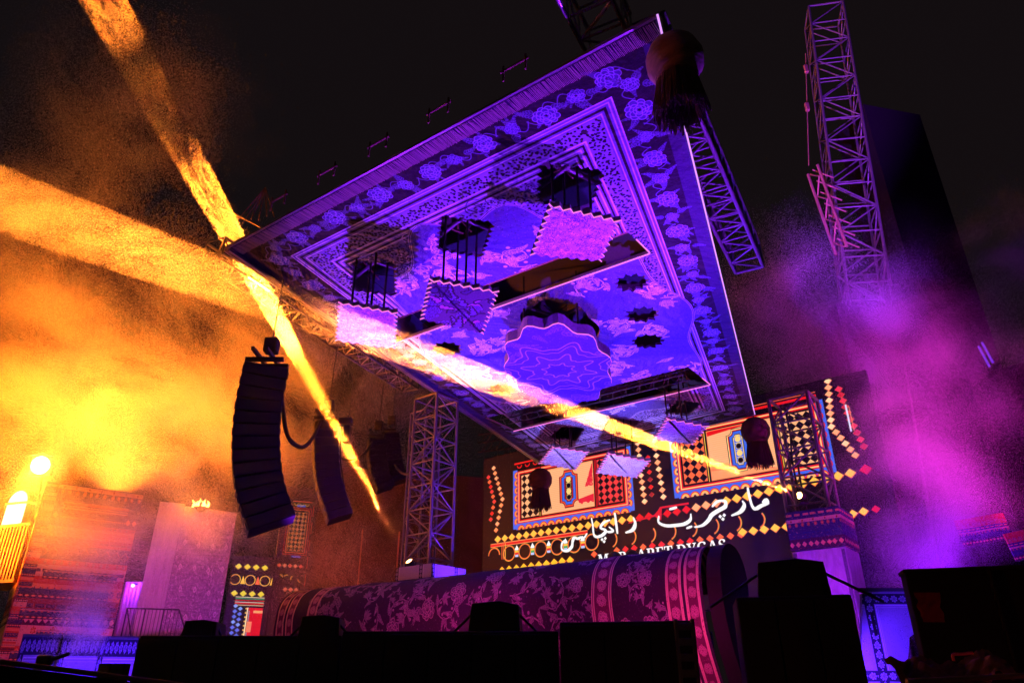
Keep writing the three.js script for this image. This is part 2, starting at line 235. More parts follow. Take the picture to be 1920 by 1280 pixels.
  c.setTransform(1, 0, 0, 1, 0, 0); jitter(c, w, h, 60000, 0.1);
});
const roofTex = tex(roofCanvas); roofTex.repeat.set(1 / SW, 1 / TH); roofTex.offset.set(-S0 / SW, -T0 / TH);
const ripple = grainTex(512, 0, 255, 2.4, 1.6); ripple.repeat.set(1 / 7, 1 / 7);
const roofWool = std({ map: roofTex, roughness: 1, bumpMap: ripple, bumpScale: 0.09 });
const sideWool = std({ color: lin(0.2, 0.17, 0.22), roughness: 1, map: grain });
const cavity = std({ color: lin(0.06, 0.05, 0.06), roughness: 0.9, map: grain });

const roof = thing('carpet_roof', 'huge patterned flying carpet roof hung over the stage with fringe and slots', 'stage roof', A0);
roof.quaternion.setFromRotationMatrix(roofBasis);
{
  const sh = toPath(corners, THREE.Shape);
  for (const [a, b, c2, d] of slots) sh.holes.push(toPath([[a, b], [a, d], [c2, d], [c2, b]]));
  for (const [x, y, r] of stars) sh.holes.push(toPath(star(x, y, r, 11, 0.72, x)));
  for (const p of plateShapes) sh.holes.push(toPath(p.cut));
  part('carpet_underside', new THREE.ExtrudeGeometry(sh, { depth: 0.1, bevelEnabled: false }).translate(0, 0, -0.1), [roofWool, sideWool], roof);
  // roof deck above the void, and the four fascias
  const deck = toPath(inset(1.4), THREE.Shape);
  part('roof_deck', new THREE.ExtrudeGeometry(deck, { depth: 0.12, bevelEnabled: false }).translate(0, 0, -1.5), cavity, roof);
  for (let k = 0; k < 4; k++) { const p = inset(1.34)[k], q = inset(1.34)[(k + 1) % 4], l = Math.hypot(q[0] - p[0], q[1] - p[1]); const m = part('fascia_board', BOX, sideWool, roof); m.scale.set(l, 0.08, 1.26); m.position.set((p[0] + q[0]) / 2, (p[1] + q[1]) / 2, -0.74); m.rotation.z = Math.atan2(q[1] - p[1], q[0] - p[0]); }
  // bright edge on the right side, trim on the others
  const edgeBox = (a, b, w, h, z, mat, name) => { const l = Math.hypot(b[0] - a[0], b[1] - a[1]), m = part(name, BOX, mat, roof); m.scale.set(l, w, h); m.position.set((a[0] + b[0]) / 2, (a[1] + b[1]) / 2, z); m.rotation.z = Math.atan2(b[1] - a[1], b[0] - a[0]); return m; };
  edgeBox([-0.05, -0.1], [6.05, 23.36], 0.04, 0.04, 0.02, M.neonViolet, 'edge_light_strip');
  edgeBox([14.05, 0], [18.9, 24.28], 0.1, 0.1, 0.03, M.alu, 'edge_rail'); edgeBox([14.3, 0], [19.15, 24.28], 0.05, 0.2, -0.1, M.alu, 'edge_rail');
  edgeBox([0, -0.06], [14.05, -0.06], 0.06, 0.08, -0.02, M.alu, 'edge_rail');
  edgeBox([18.85, 24.32], [6.1, 23.4], 0.08, 0.12, 0.0, M.alu, 'edge_rail');
  for (const [a, b, c2, d] of slots) { edgeBox([a, d + 0.03], [c2, d + 0.03], 0.03, 0.035, 0.02, M.neon, 'slot_light_strip'); edgeBox([a - 0.03, d], [a - 0.03, d - 0.9], 0.03, 0.035, 0.02, M.neon, 'slot_light_strip'); }
  // fringe: knotted threads lying out from the near edge, slightly lifted
  const th = [];
  for (let s = 0.1; s < 13.95; s += 0.034) { const dx = gs() * 0.012; th.push(barGeo(V(s, 0.4 + 0.03 * rnd(), 0.02), V(s + dx, 0.0, 0.02 + 0.02 * rnd()), 0.006 + 0.005 * rnd(), 4)); }
  const fr = part('fringe', mergeGeometries(th), M.thread, roof); fr.userData.kind = 'stuff';
  // little clamps on the near edge
  for (const s of [2.9, 5.1, 7.1, 9.0, 11]) { const m = part('edge_clamp', mergeGeometries([barGeo(V(0, 0, 0), V(0, 0, -0.45), 0.025), barGeo(V(0.6, 0, 0), V(0.6, 0, -0.45), 0.025), barGeo(V(-0.08, 0, -0.3), V(0.68, 0, -0.3), 0.03)]), M.rust, roof); m.position.set(s, -0.4, -0.1); }
  // joists and lattice seen in the openings
  const lat = (a, b, h, n, mat, zz) => { const A = V(a[0], a[1], zz), B = V(b[0], b[1], zz); for (const o of [0, h]) bar('chord', A.clone().setZ(zz - o), B.clone().setZ(zz - o), 0.035, mat, roof); for (let i = 0; i < n; i++) { const p = A.clone().lerp(B, i / n), q = A.clone().lerp(B, (i + 1) / n); if (i % 2) p.z -= h; else q.z -= h; bar('brace', p, q, 0.02, mat, roof); } };
  lat([7.0, 17.2], [16.7, 17.2], 0.5, 30, M.darkSteel, -0.12); lat([7.0, 17.9], [16.7, 17.9], 0.5, 30, M.darkSteel, -0.12);
  for (let i = 0; i < 15; i++) bar('brace', V(7.0 + i * 0.68, 17.2, -0.12), V(7.34 + i * 0.68, 17.9, -0.12), 0.02, M.darkSteel, roof);
  lat([4.2, 6.9], [14.2, 6.9], 0.5, 22, M.rust, -0.5);
  for (const p of plateShapes) { const cx = p.cut.reduce((a, b) => a + b[0], 0) / p.cut.length, cy = p.cut.reduce((a, b) => a + b[1], 0) / p.cut.length; bar('joist', V(cx - 1.5, cy - 0.5, -0.55), V(cx + 1.6, cy + 0.3, -0.55), 0.06, M.paintedTruss, roof); bar('joist', V(cx + 0.6, cy - 1.4, -0.7), V(cx - 0.4, cy + 1.5, -0.7), 0.06, M.paintedTruss, roof); for (let i = 0; i < 7; i++) bar('brace', V(cx + gs() * 0.6, cy + gs() * 0.6, -0.4), V(cx + gs() * 0.9, cy + gs() * 0.9, -1.2), 0.022, i % 3 ? M.darkSteel : M.rust, roof); }
}

// carpet squares hung under the openings
const plateTex = [0, 1, 2, 3].map((kind) => tex(canvas(512, 512, (c, w, h) => {
  c.fillStyle = ['#a9a8c4', '#43315c', '#352a66', '#b8b8d4'][kind]; c.fillRect(0, 0, w, h);
  if (kind === 0) { for (let i = 0; i < 1500; i++) { const x = rnd() * w, y = rnd() * h, r = 3 + 9 * rnd(); c.strokeStyle = rnd() < 0.62 ? '#3c2f58' : '#f3ecec'; c.lineWidth = 2; c.beginPath(); c.arc(x, y, r, rnd() * 6, rnd() * 6 + 3); c.stroke(); } for (let i = 0; i < 5; i++) vine(c, rnd() * w, rnd() * h, rnd() * 6, 150, 4, '#ddd4dc', '#564870', '#3c2f58', 1); }
  if (kind === 1) for (let i = 0; i < 60; i++) { const x = rnd() * w, y = rnd() * h; if (i % 4) leaf(c, x, y, rnd() * 6.3, 90 + 60 * rnd(), ['#7a5496', '#33255a', '#94549a', '#503a7c'][i % 4], '#150d26'); else rose(c, x, y, 46, '#5c4390', '#1d1338'); }
  if (kind === 2) { for (let i = 0; i < 90; i++) { const x = rnd() * w, y = rnd() * h; leafy(c, x, y, rnd() * 6.3, 46 + 26 * rnd(), '#3d3270', '#5b4c94'); }
    for (const [R, am, n, fill, lw] of [[150, 0.14, 8, '#3a2f70', 4], [128, 0.16, 8, '#3a2f6c', 3], [84, 0.2, 8, '#43377e', 4], [40, 0.16, 8, '#382c68', 4]]) { c.beginPath(); for (let q = 0; q <= 200; q++) { const a = q / 200 * 6.28318, r = R * (1 + am * Math.cos(n * a) + am * 0.4 * Math.cos(2 * n * a)); q ? c.lineTo(256 + Math.cos(a) * r, 256 + Math.sin(a) * r) : c.moveTo(256 + r, 256); } c.closePath(); c.fillStyle = fill; c.fill(); c.strokeStyle = '#8d7cc4'; c.lineWidth = lw; c.stroke(); } }
  if (kind === 3) for (let i = 0; i < 70; i++) rose(c, rnd() * w, rnd() * h, 26 + 26 * rnd(), '#d9d0dc', '#4a3c64');
  jitter(c, w, h, 9000, 0.25);
})));
const plateMat = plateTex.map((t) => std({ map: t, roughness: 1, bumpMap: grain, bumpScale: 0.003 }));
plateTex.forEach((t) => t.repeat.set(0.36, 0.36));
plateTex[2].repeat.set(1 / 6.6, 1 / 6.6); plateTex[2].offset.set(0.5, 0.5);
plateShapes.forEach((p) => {
  const cx = p.o.reduce((a, b) => a + b[0], 0) / p.o.length, cy = p.o.reduce((a, b) => a + b[1], 0) / p.o.length, loc = p.o.map(([x, y]) => [x - cx, y - cy]);
  const g = thing('hanging_carpet_panel', p.label, 'hanging panel', plan(cx, cy, p.y), 'carpet panels hung under the roof openings'); g.quaternion.setFromRotationMatrix(roofBasis);
  part('panel', new THREE.ExtrudeGeometry(toPath(loc, THREE.Shape), { depth: p.kind === 2 ? 0.4 : 0.18, bevelEnabled: false }).translate(0, 0, p.kind === 2 ? -0.4 : -0.18), [plateMat[p.kind], sideWool], g);
  const strip = loc.map((a, i) => { const b = loc[(i + 1) % loc.length], l = Math.hypot(b[0] - a[0], b[1] - a[1]), n = [(b[1] - a[1]) / l, -(b[0] - a[0]) / l]; return new THREE.BoxGeometry(l + 0.02, 0.022, 0.034).rotateZ(Math.atan2(b[1] - a[1], b[0] - a[0])).translate((a[0] + b[0]) / 2, (a[1] + b[1]) / 2, -0.03); });
  part('rim_light_strip', mergeGeometries(strip), M.neon, g);
  const rr = p.kind === 2 ? 0.5 : 0.42, n = loc.length;
  for (let k = 0; k < 4; k++) { const q = loc[Math.floor(n * (k + 0.5) / 4)], x = q[0] * rr * 1.4, y = q[1] * rr * 1.4; bar('rod', V(x, y, -0.16), V(x, y, -(ROOF_Y - p.y) - 1.3), 0.035, M.black, g); }
});

// tassels: a padded knob, a bound neck and a skirt of cords
function tassel(label, top, k, mat = M.tassel) {
  const g = thing('tassel', label, 'tassel', top, 'big hanging tassels');
  part('knob', new THREE.LatheGeometry([[0.01, 0.02], [0.3, -0.06], [0.52, -0.24], [0.62, -0.52], [0.6, -0.8], [0.48, -1.02], [0.4, -1.12], [0.42, -1.2]].map(([x, y]) => new THREE.Vector2(x * k, y * k)), 26), mat, g);
  const cords = []; for (let i = 0; i < 420; i++) { const a = rnd() * 6.283, r = (0.25 + 0.17 * rnd()) * k, l = (0.85 + 0.3 * rnd()) * k; cords.push(barGeo(V(Math.cos(a) * r, -1.08 * k, Math.sin(a) * r), V(Math.cos(a) * r * 1.35 + gs() * 0.02, -1.08 * k - l, Math.sin(a) * r * 1.35), 0.014 * k, 4)); }
  part('cord_skirt', mergeGeometries(cords), mat, g).userData.kind = 'stuff';
  part('binding', new THREE.TorusGeometry(0.41 * k, 0.05 * k, 6, 22).rotateX(Math.PI / 2).translate(0, -1.13 * k, 0), mat, g);
  bar('cord', V(0, 0, 0), V(0, 0.5 * k, 0), 0.03, M.black, g);
}
tassel('large reddish tassel hanging at the near corner of the carpet roof', plan(-0.05, 0.55, 13.55), 0.92);
tassel('dark tassel hanging in front of the right screen frame', atZ(1413, 783, 33), 1.1, M.wineCord);
tassel('dark tassel hanging in front of the left screen frame', atZ(1013, 878, 40.5), 1.08, M.wineCord);

// ------------------------------------------------------------------ LED screens (what they show is a picture on a flat screen)
const YEL = '#ffc94a', SAND = '#ffb27c', CORAL = '#ff6a3c', SCRED = '#e8141c', SCBLUE = '#3b66e8', DARK = '#0a0410', WHITE = '#ffffff';
function diamond(c, x, y, r, fill, rim = SCRED, tilt = 0) { c.beginPath(); c.moveTo(x - r, y); c.lineTo(x, y + r * 0.86); c.lineTo(x + r, y); c.lineTo(x, y - r * 0.86); c.closePath(); c.fillStyle = rim; c.fill(); c.beginPath(); c.moveTo(x - r * 0.9, y + r * 0.04); c.lineTo(x - r * 0.02, y + r * 0.82); c.lineTo(x + r * 0.84, y + r * 0.04); c.lineTo(x - r * 0.02, y - r * 0.7); c.closePath(); c.fillStyle = fill; c.fill(); }
function rect(c, x0, y0, x1, y1, col) { c.fillStyle = col; c.fillRect(x0, y0, x1 - x0, y1 - y0); }
function frameRect(c, x0, y0, x1, y1, col, lw) { c.strokeStyle = col; c.lineWidth = lw; c.strokeRect(x0, y0, x1 - x0, y1 - y0); }
function checker(c, x0, y0, x1, y1, nx, col) { rect(c, x0, y0, x1, y1, DARK); const d = (x1 - x0) / nx, ny = Math.round((y1 - y0) / d); c.save(); c.beginPath(); c.rect(x0, y0, x1 - x0, y1 - y0); c.clip(); c.fillStyle = col; for (let i = 0; i <= nx; i++) for (let j = 0; j <= ny; j++) for (const o of [0, 0.5]) { const X = x0 + (i + o) * d, Y = y0 + (j + o) * (y1 - y0) / ny, r = d * 0.27; if ((i + j) % 1 === 0) { c.beginPath(); c.moveTo(X - d * 0.5, Y); c.lineTo(X, Y + d * 0.5); c.lineTo(X + d * 0.5, Y); c.lineTo(X, Y - d * 0.5); c.closePath(); if (o === 0) c.fill(); } } c.restore(); }
function scallops(c, x0, y0, x1, y1, n, ground, up) { for (let i = 0; i < n; i++) { const X = lerp(x0, x1, (i + 0.5) / n), Y = lerp(y0, y1, (i + 0.5) / n), r = Math.hypot(x1 - x0, y1 - y0) / n / 2; for (const [k, col] of [[1, SCRED], [0.78, YEL], [0.62, ground ? SAND : CORAL], [0.3, DARK]]) { c.beginPath(); c.arc(X, Y, r * k, up, up + Math.PI); c.fillStyle = col; c.fill(); } } }
function cartouche(c, x, y, w, h, bright) {
  const oct = (k, col, lw) => { const W = w * k, H = h - (w - W), n = 0.26 * w * k; c.beginPath(); c.moveTo(x - W / 2 + n, y - H / 2); c.lineTo(x + W / 2 - n, y - H / 2); c.quadraticCurveTo(x + W / 2 - n, y - H / 2 + n, x + W / 2, y - H / 2 + n); c.lineTo(x + W / 2, y + H / 2 - n); c.quadraticCurveTo(x + W / 2 - n, y + H / 2 - n, x + W / 2 - n, y + H / 2); c.lineTo(x - W / 2 + n, y + H / 2); c.quadraticCurveTo(x - W / 2 + n, y + H / 2 - n, x - W / 2, y + H / 2 - n); c.lineTo(x - W / 2, y - H / 2 + n); c.quadraticCurveTo(x - W / 2 + n, y - H / 2 + n, x - W / 2 + n, y - H / 2); c.closePath(); c.fillStyle = col; c.fill(); };
  oct(1.06, DARK); oct(1, bright ? '#ffd98a' : SCRED); oct(0.9, bright ? SCRED : CORAL); oct(0.82, DARK); oct(0.76, SCBLUE); oct(0.5, DARK); oct(0.44, bright ? '#ffd27a' : SCRED); oct(0.36, bright ? SCBLUE : DARK);
  const hh = h - 0.64 * w; for (let i = 0; i < 4; i++) { const Y = y - hh / 2 + hh * (i + 0.5) / 4; c.beginPath(); c.arc(x, Y, w * 0.13, 0, 6.3); c.fillStyle = i % 2 ? '#ffd27a' : DARK; c.fill(); c.lineWidth = 0.02; c.strokeStyle = '#ffd27a'; c.stroke(); rect(c, x - w * 0.15, Y + hh / 8 - 0.03, x + w * 0.15, Y + hh / 8, '#ffd27a'); }
}
function windowFrame(c, x0, y0, x1, y1, mirror, bright) {        // a framed panel: lattice, cartouche field, lattice
  const X = (u) => (mirror ? x1 - (u - x0) : u), R = (a, b, d, e, col) => rect(c, Math.min(X(a), X(d)), b, Math.max(X(a), X(d)), e, col);
  R(x0 - 0.34, y0 - 0.3, x0, y1 + 0.1, SCBLUE); scallops(c, X(x0 - 0.02), y0 - 0.1, X(x0 - 0.02), y1, 7, bright, mirror ? -Math.PI / 2 : Math.PI / 2);
  R(x1, y0 - 0.3, x1 + 0.34, y1 + 0.1, SCBLUE); scallops(c, X(x1 + 0.02), y0 - 0.1, X(x1 + 0.02), y1, 7, bright, mirror ? Math.PI / 2 : -Math.PI / 2);
  R(x0 - 0.1, y0 - 0.36, x1 + 0.1, y0, SCBLUE); scallops(c, x0, y0 - 0.36, x1, y0 - 0.36, 14, bright, 0);
  rect(c, x0, y0, x1, y1, SCRED); rect(c, x0 + 0.06, y0 + 0.06, x1 - 0.06, y1 - 0.06, bright ? '#ffd98a' : SAND); rect(c, x0 + 0.12, y0 + 0.12, x1 - 0.12, y1 - 0.12, SCRED); rect(c, x0 + 0.2, y0 + 0.2, x1 - 0.2, y1 - 0.2, DARK);
  const l = x1 - x0, s0 = x0 + 0.3, s1 = x0 + 1.55, f0 = x0 + 1.75, f1 = x1 - 2.1, d0 = x1 - 1.85, d1 = x1 - 0.3;
  checker(c, Math.min(X(s0), X(s1)), y0 + 0.3, Math.max(X(s0), X(s1)), y1 - 0.3, 3, bright ? CORAL : SAND);
  checker(c, Math.min(X(d0), X(d1)), y0 + 0.3, Math.max(X(d0), X(d1)), y1 - 0.3, 4, bright ? SAND : '#f03a3c');
  R(s1 + 0.06, y0 + 0.24, s1 + 0.1, y1 - 0.24, YEL); R(f1 + 0.08, y0 + 0.24, f1 + 0.12, y1 - 0.24, SCRED); R(f1 + 0.16, y0 + 0.24, f1 + 0.2, y1 - 0.24, bright ? YEL : SCRED);
  rect(c, Math.min(X(f0), X(f1)), y0 + 0.26, Math.max(X(f0), X(f1)), y1 - 0.26, '#ff8a55'); rect(c, Math.min(X(f0), X(f1)) + 0.04, y0 + 0.3, Math.max(X(f0), X(f1)) - 0.04, y1 - 0.3, SAND);
  for (let i = 0; i < 46; i++) { const y = lerp(y0 + 0.34, y1 - 0.34, i / 46); c.fillStyle = i % 2 ? '#ffa873' : '#ffb985'; c.fillRect(Math.min(X(f0), X(f1)) + 0.08, y, Math.abs(f1 - f0) - 0.16, 0.045); }
  // streaks of the red glaze running across the field
  c.save(); c.beginPath(); c.rect(Math.min(X(f0), X(f1)) + 0.04, y0 + 0.3, Math.abs(f1 - f0) - 0.08, y1 - y0 - 0.6); c.clip();
  if (!bright) { c.fillStyle = '#e8203a'; c.beginPath(); c.moveTo(X(f1), y0 + 1.0); c.lineTo(X(f1 - 1.1), y0 + 0.8); for (let i = 0; i < 12; i++) c.lineTo(X(f1 - 1.0 + i * 0.09), y0 + 0.42 + 0.2 * rnd()); c.lineTo(X(f1), y0 + 0.3); c.fill(); for (let i = 0; i < 500; i++) { const a = rnd(); c.fillRect(X(f1 - 0.5 * a * rnd() - 0.1), y1 - 0.5 - a * 1.2, 0.05, 0.05); } }
  else { c.fillStyle = '#ff6d4e'; c.beginPath(); c.moveTo(f0, y0 + 1.1); c.quadraticCurveTo(f0 + 1.6, y0 + 1.0, f1, y0 + 0.3); c.lineTo(f0, y0 + 0.25); c.fill(); c.fillStyle = '#ff9a66'; c.beginPath(); c.moveTo(f0, y0 + 0.75); c.quadraticCurveTo(f0 + 1.6, y0 + 0.75, f1, y0 + 0.3); c.lineTo(f0, y0 + 0.25); c.fill(); c.fillStyle = SCRED; c.beginPath(); c.moveTo(f0, y1 - 0.3); c.lineTo(f0, y1 - 0.55); c.quadraticCurveTo(f0 + 1.4, y1 - 0.4, f0 + 3, y1 - 0.28); c.fill(); }
  c.restore();
}
function stroke(c, pts, w0, w1) {    // a reed-pen stroke: a chain of slanted nibs through the points
  const cv = new THREE.CatmullRomCurve3(pts.map(([x, y]) => V(x, y, 0))), n = 60; c.fillStyle = WHITE;
  for (let i = 0; i < n; i++) { const a = cv.getPoint(i / n), b = cv.getPoint((i + 1) / n), w = lerp(w0, w1, Math.sin((i / n) * Math.PI)) / 2, dx = w * 0.72, dy = w * 0.72; c.beginPath(); c.moveTo(a.x - dx, a.y + dy); c.lineTo(a.x + dx, a.y - dy); c.lineTo(b.x + dx, b.y - dy); c.lineTo(b.x - dx, b.y + dy); c.closePath(); c.fill(); c.beginPath(); c.arc(a.x, a.y, w * 0.72, 0, 6.3); c.fill(); }
}
const dots = (c, pts) => { c.fillStyle = WHITE; for (const [x, y] of pts) { c.beginPath(); c.moveTo(x - 0.1, y); c.lineTo(x, y + 0.1); c.lineTo(x + 0.1, y); c.lineTo(x, y - 0.1); c.fill(); } };
const SC = { x0: -0.6, x1: 22.2, y0: 5.2, y1: 15.0 }, SK = 2048 / (SC.x1 - SC.x0);
const screenCanvas = canvas(2048, Math.round((SC.y1 - SC.y0) * SK), (c, w, h) => {
  c.fillStyle = '#06020c'; c.fillRect(0, 0, w, h);
  c.setTransform(SK, 0, 0, -SK, -SC.x0 * SK, h + SC.y0 * SK);
  windowFrame(c, 2.05, 10.62, 9.5, 13.75, false, false); windowFrame(c, 12.5, 10.9, 19.8, 14.0, false, true);
  cartouche(c, 5.72, 12.15, 1.2, 2.1, false); cartouche(c, 15.85, 12.48, 1.1, 2.15, true);
  rect(c, 1.8, 14.2, 9.3, 14.3, SCRED); for (let i = 0; i < 12; i++) { c.strokeStyle = SCRED; c.lineWidth = 0.07; c.beginPath(); c.arc(2.2 + i * 0.6, 14.12, 0.16, Math.PI, 6.283); c.stroke(); }
  rect(c, 12.3, 14.28, 19.9, 14.42, SCRED); rect(c, 12.3, 14.5, 19.9, 14.54, CORAL);
  // diamond chains
  for (let i = 0; i < 40; i++) { const x = 0.55 + i * 0.53; if (x > 20.8) continue; const red = x > 9.6 && x < 12.9; diamond(c, x, 9.9 + (x > 12 ? (x - 12) * 0.062 : 0), 0.27, red ? SCRED : x > 12.5 && x < 14.5 ? SAND : YEL, red ? '#7a0a12' : CORAL); }
  diamond(c, 21.35, 10.5, 0.3, SCRED, '#a00a20');
  for (let i = 0; i < 10; i++) diamond(c, 0.88 + i * 0.53, 8.08 + i * 0.012, 0.27, '#ffc62e', CORAL);
  diamond(c, 7.2, 8.35, 0.22, CORAL); for (let i = 0; i < 14; i++) { const x = 8.6 + i * 0.52; diamond(c, x, 8.4, 0.22, x < 13.4 ? (i % 3 ? '#f0262e' : CORAL) : CORAL, '#8a0c14'); }
  for (let i = 0; i < 5; i++) diamond(c, 15.45 + i * 0.52, 8.5, 0.25, YEL, CORAL); for (let i = 0; i < 3; i++) diamond(c, 20.0 + i * 0.45, 8.64 + i * 0.04, 0.24, YEL, SCRED); diamond(c, 21.4, 8.76, 0.2, SCRED, SCRED);
  const chain = (pts, step, r, cols) => { for (let k = 0; k + 1 < pts.length; k++) { const [a, b] = [pts[k], pts[k + 1]], l = Math.hypot(b[0] - a[0], b[1] - a[1]), n = Math.round(l / step); for (let i = 0; i < n; i++) diamond(c, lerp(a[0], b[0], i / n), lerp(a[1], b[1], i / n), r, cols[i % cols.length], CORAL); } };
  chain([[0.17, 14.3], [0.89, 12.25], [0.31, 10.1]], 0.36, 0.19, [SAND, '#ff9a60']); chain([[-0.25, 13.8], [0.24, 12.2], [-0.1, 10.8]], 0.36, 0.17, ['#e83038', CORAL, SCRED]);
  chain([[10.3, 14.6], [10.36, 12.1], [10.47, 10.35]], 0.36, 0.2, ['#ffd9a0', SAND]); chain([[11.32, 14.6], [11.36, 13], [11.58, 10.4]], 0.36, 0.2, ['#ffdba6', SAND]); chain([[10.85, 13.0], [10.9, 10.6]], 0.4, 0.16, [SCRED, '#a01424']);
  chain([[20.55, 14.9], [20.3, 12.7], [21.2, 10.9]], 0.34, 0.2, ['#ffdba6', SAND, SAND]); chain([[20.95, 14.4], [21.1, 13.2], [21.55, 11.2]], 0.33, 0.19, ['#f02848', '#d01838']); rect(c, 21.05, 12.3, 21.13, 13.6, '#dfe8ff'); rect(c, 21.2, 12.3, 21.24, 13.5, '#ff9060');
  // red beam, posts and rings
  rect(c, 0, 9.46, 6.85, 9.68, '#ff9a60'); rect(c, 0, 9.5, 6.85, 9.63, SCRED); rect(c, 0.85, 8.7, 0.9, 9.6, CORAL); rect(c, 0.98, 8.7, 1.03, 9.6, CORAL); rect(c, 1.1, 8.7, 1.15, 9.6, YEL);
  for (let i = 0; i < 16; i++) { const x = 0.28 + i * 1.135; if (x > 18) break; const half = i > 6; for (const [r, col, lw] of [[0.4, CORAL, 0.05], [0.44, YEL, 0.025]]) { c.strokeStyle = col; c.lineWidth = lw; c.beginPath(); half ? c.arc(x, 9.0, r, -1.2, 0.7) : c.arc(x, 9.0, r, i ? 0 : 0, i ? 6.3 : Math.PI); c.stroke(); } if (i > 0 && i < 6) { const X = x + 0.56; for (const [y, col] of [[9.12, '#eaf0ff'], [8.98, YEL], [8.86, i % 2 ? SCRED : '#3aa860'], [8.74, '#b8c8ff']]) { c.fillStyle = col; c.fillRect(X - 0.12, y, 0.24, 0.13); } c.fillStyle = WHITE; c.beginPath(); c.moveTo(X - 0.16, 9.16); c.lineTo(X, 9.42); c.lineTo(X + 0.16, 9.16); c.fill(); } }
  rect(c, 2.9, 7.86, 6.0, 7.9, '#ffd9a0'); rect(c, 2.9, 7.76, 6.0, 7.82, SCRED); scallops(c, 3.0, 7.7, 5.9, 7.7, 7, false, 0);
  c.fillStyle = '#d8142c'; c.beginPath(); c.moveTo(9.4, 9.75); c.lineTo(11.0, 9.95); c.lineTo(11.3, 10.3); c.lineTo(12.9, 10.3); c.lineTo(12.9, 10.2); c.lineTo(11.4, 10.2); c.lineTo(11.3, 9.6); c.lineTo(11.0, 9.85); c.lineTo(9.4, 9.68); c.fill();
  // the name, in pen-written script and below in capitals
  stroke(c, [[16.0, 10.5], [16.02, 10.1], [16.1, 9.62], [16.2, 9.5], [16.5, 9.6], [16.85, 9.72], [16.8, 9.86], [16.62, 9.72]], 0.16, 0.2);
  stroke(c, [[15.66, 9.95], [15.72, 9.75], [15.5, 9.48], [15.02, 9.34]], 0.1, 0.22);
  stroke(c, [[14.12, 9.92], [14.42, 10.12], [14.8, 10.06], [14.78, 9.84], [14.4, 9.68], [14.02, 9.5], [13.85, 9.3], [13.5, 9.08], [13.05, 9.04]], 0.12, 0.23); dots(c, [[14.45, 9.38], [14.66, 9.42], [14.57, 9.24]]);
  stroke(c, [[12.95, 9.7], [12.9, 9.45], [12.6, 9.28], [12.1, 9.26], [11.5, 9.32], [11.14, 9.55], [11.2, 9.85]], 0.1, 0.24); stroke(c, [[11.85, 10.1], [12.2, 10.14]], 0.16, 0.18); stroke(c, [[12.66, 9.04], [12.92, 9.1]], 0.12, 0.16);
  stroke(c, [[9.72, 9.95], [9.8, 9.62], [9.62, 9.34], [9.2, 9.24]], 0.12, 0.24);
  stroke(c, [[8.62, 10.32], [8.66, 9.8], [8.7, 9.28]], 0.16, 0.2);
  stroke(c, [[8.22, 9.66], [8.45, 9.44], [8.2, 9.4], [8.0, 9.48]], 0.1, 0.18);
  stroke(c, [[8.28, 10.02], [7.92, 9.94], [7.68, 9.7], [8.0, 9.5], [7.8, 9.3], [7.4, 9.24], [7.26, 9.34], [7.2, 9.9], [7.14, 10.3]], 0.13, 0.2); dots(c, [[7.74, 9.06], [7.94, 9.1], [7.86, 8.94]]);
  stroke(c, [[6.8, 9.48], [6.62, 9.3], [6.4, 9.34], [6.2, 9.28], [5.98, 9.36], [5.86, 9.2], [5.8, 8.92], [5.45, 8.7], [5.12, 8.84], [5.16, 9.16], [5.34, 9.3]], 0.1, 0.2);
  c.save(); c.translate(11.0, 7.72); c.scale(1 / 100, -1 / 100); c.fillStyle = WHITE; c.font = 'bold 80px serif'; c.textAlign = 'center'; const word = 'MARGARET DYGAS', tw = c.measureText(word).width; c.scale(720 / tw, 1); c.fillText(word, 0, 0); c.restore();
  c.setTransform(1, 0, 0, 1, 0, 0); c.fillStyle = 'rgba(0,0,0,.16)'; for (let x = 0; x < w; x += 4) c.fillRect(x, 0, 1, h); for (let y = 0; y < h; y += 4) c.fillRect(0, y, w, 1);
});
function screenThing(name, label, origin, dir, x0, x1, y0, y1, cv, glow, lightColor, lightLevel) {
  const nor = V(-dir.z, 0, dir.x), g = thing(name, label, 'screen', origin.clone().addScaledVector(dir, (x0 + x1) / 2).setY(0));
  g.rotation.y = Math.atan2(-dir.z, dir.x);
  const w = x1 - x0, h = y1 - y0, t = tex(cv);
  part('cabinet_wall', new THREE.BoxGeometry(w + 0.1, h + 0.1, 0.3).translate(0, (y0 + y1) / 2, -0.16), M.black, g);
  const scr = part('screen_face', new THREE.PlaneGeometry(w, h).translate(0, (y0 + y1) / 2, 0), std({ color: lin(0.01, 0.01, 0.012), roughness: 0.5, emissive: lin(1, 1, 1), emissiveMap: t, emissiveIntensity: glow }), g);
  for (let i = 0; i < Math.round(w / 3); i++) part('support_leg', new THREE.BoxGeometry(0.2, y0 - 0.05, 0.2).translate(-w / 2 + 1 + i * 3, y0 / 2, -0.2), M.darkSteel, g);
  const l = new THREE.RectAreaLight(lightColor, lightLevel, w, h); l.position.copy(origin).addScaledVector(dir, (x0 + x1) / 2).addScaledVector(nor, 0.06).setY((y0 + y1) / 2); l.lookAt(l.position.clone().add(nor)); if (lightLevel) scene.add(l);
  return g;
}
const SO = V(-1.28, 0, -44);
screenThing('screen_wall', 'long LED wall showing framed panels, diamonds and white Arabic lettering', SO, SDIR, SC.x0, SC.x1, SC.y0, SC.y1, screenCanvas, 1.25, lin(1, 0.35, 0.3), 0.0);

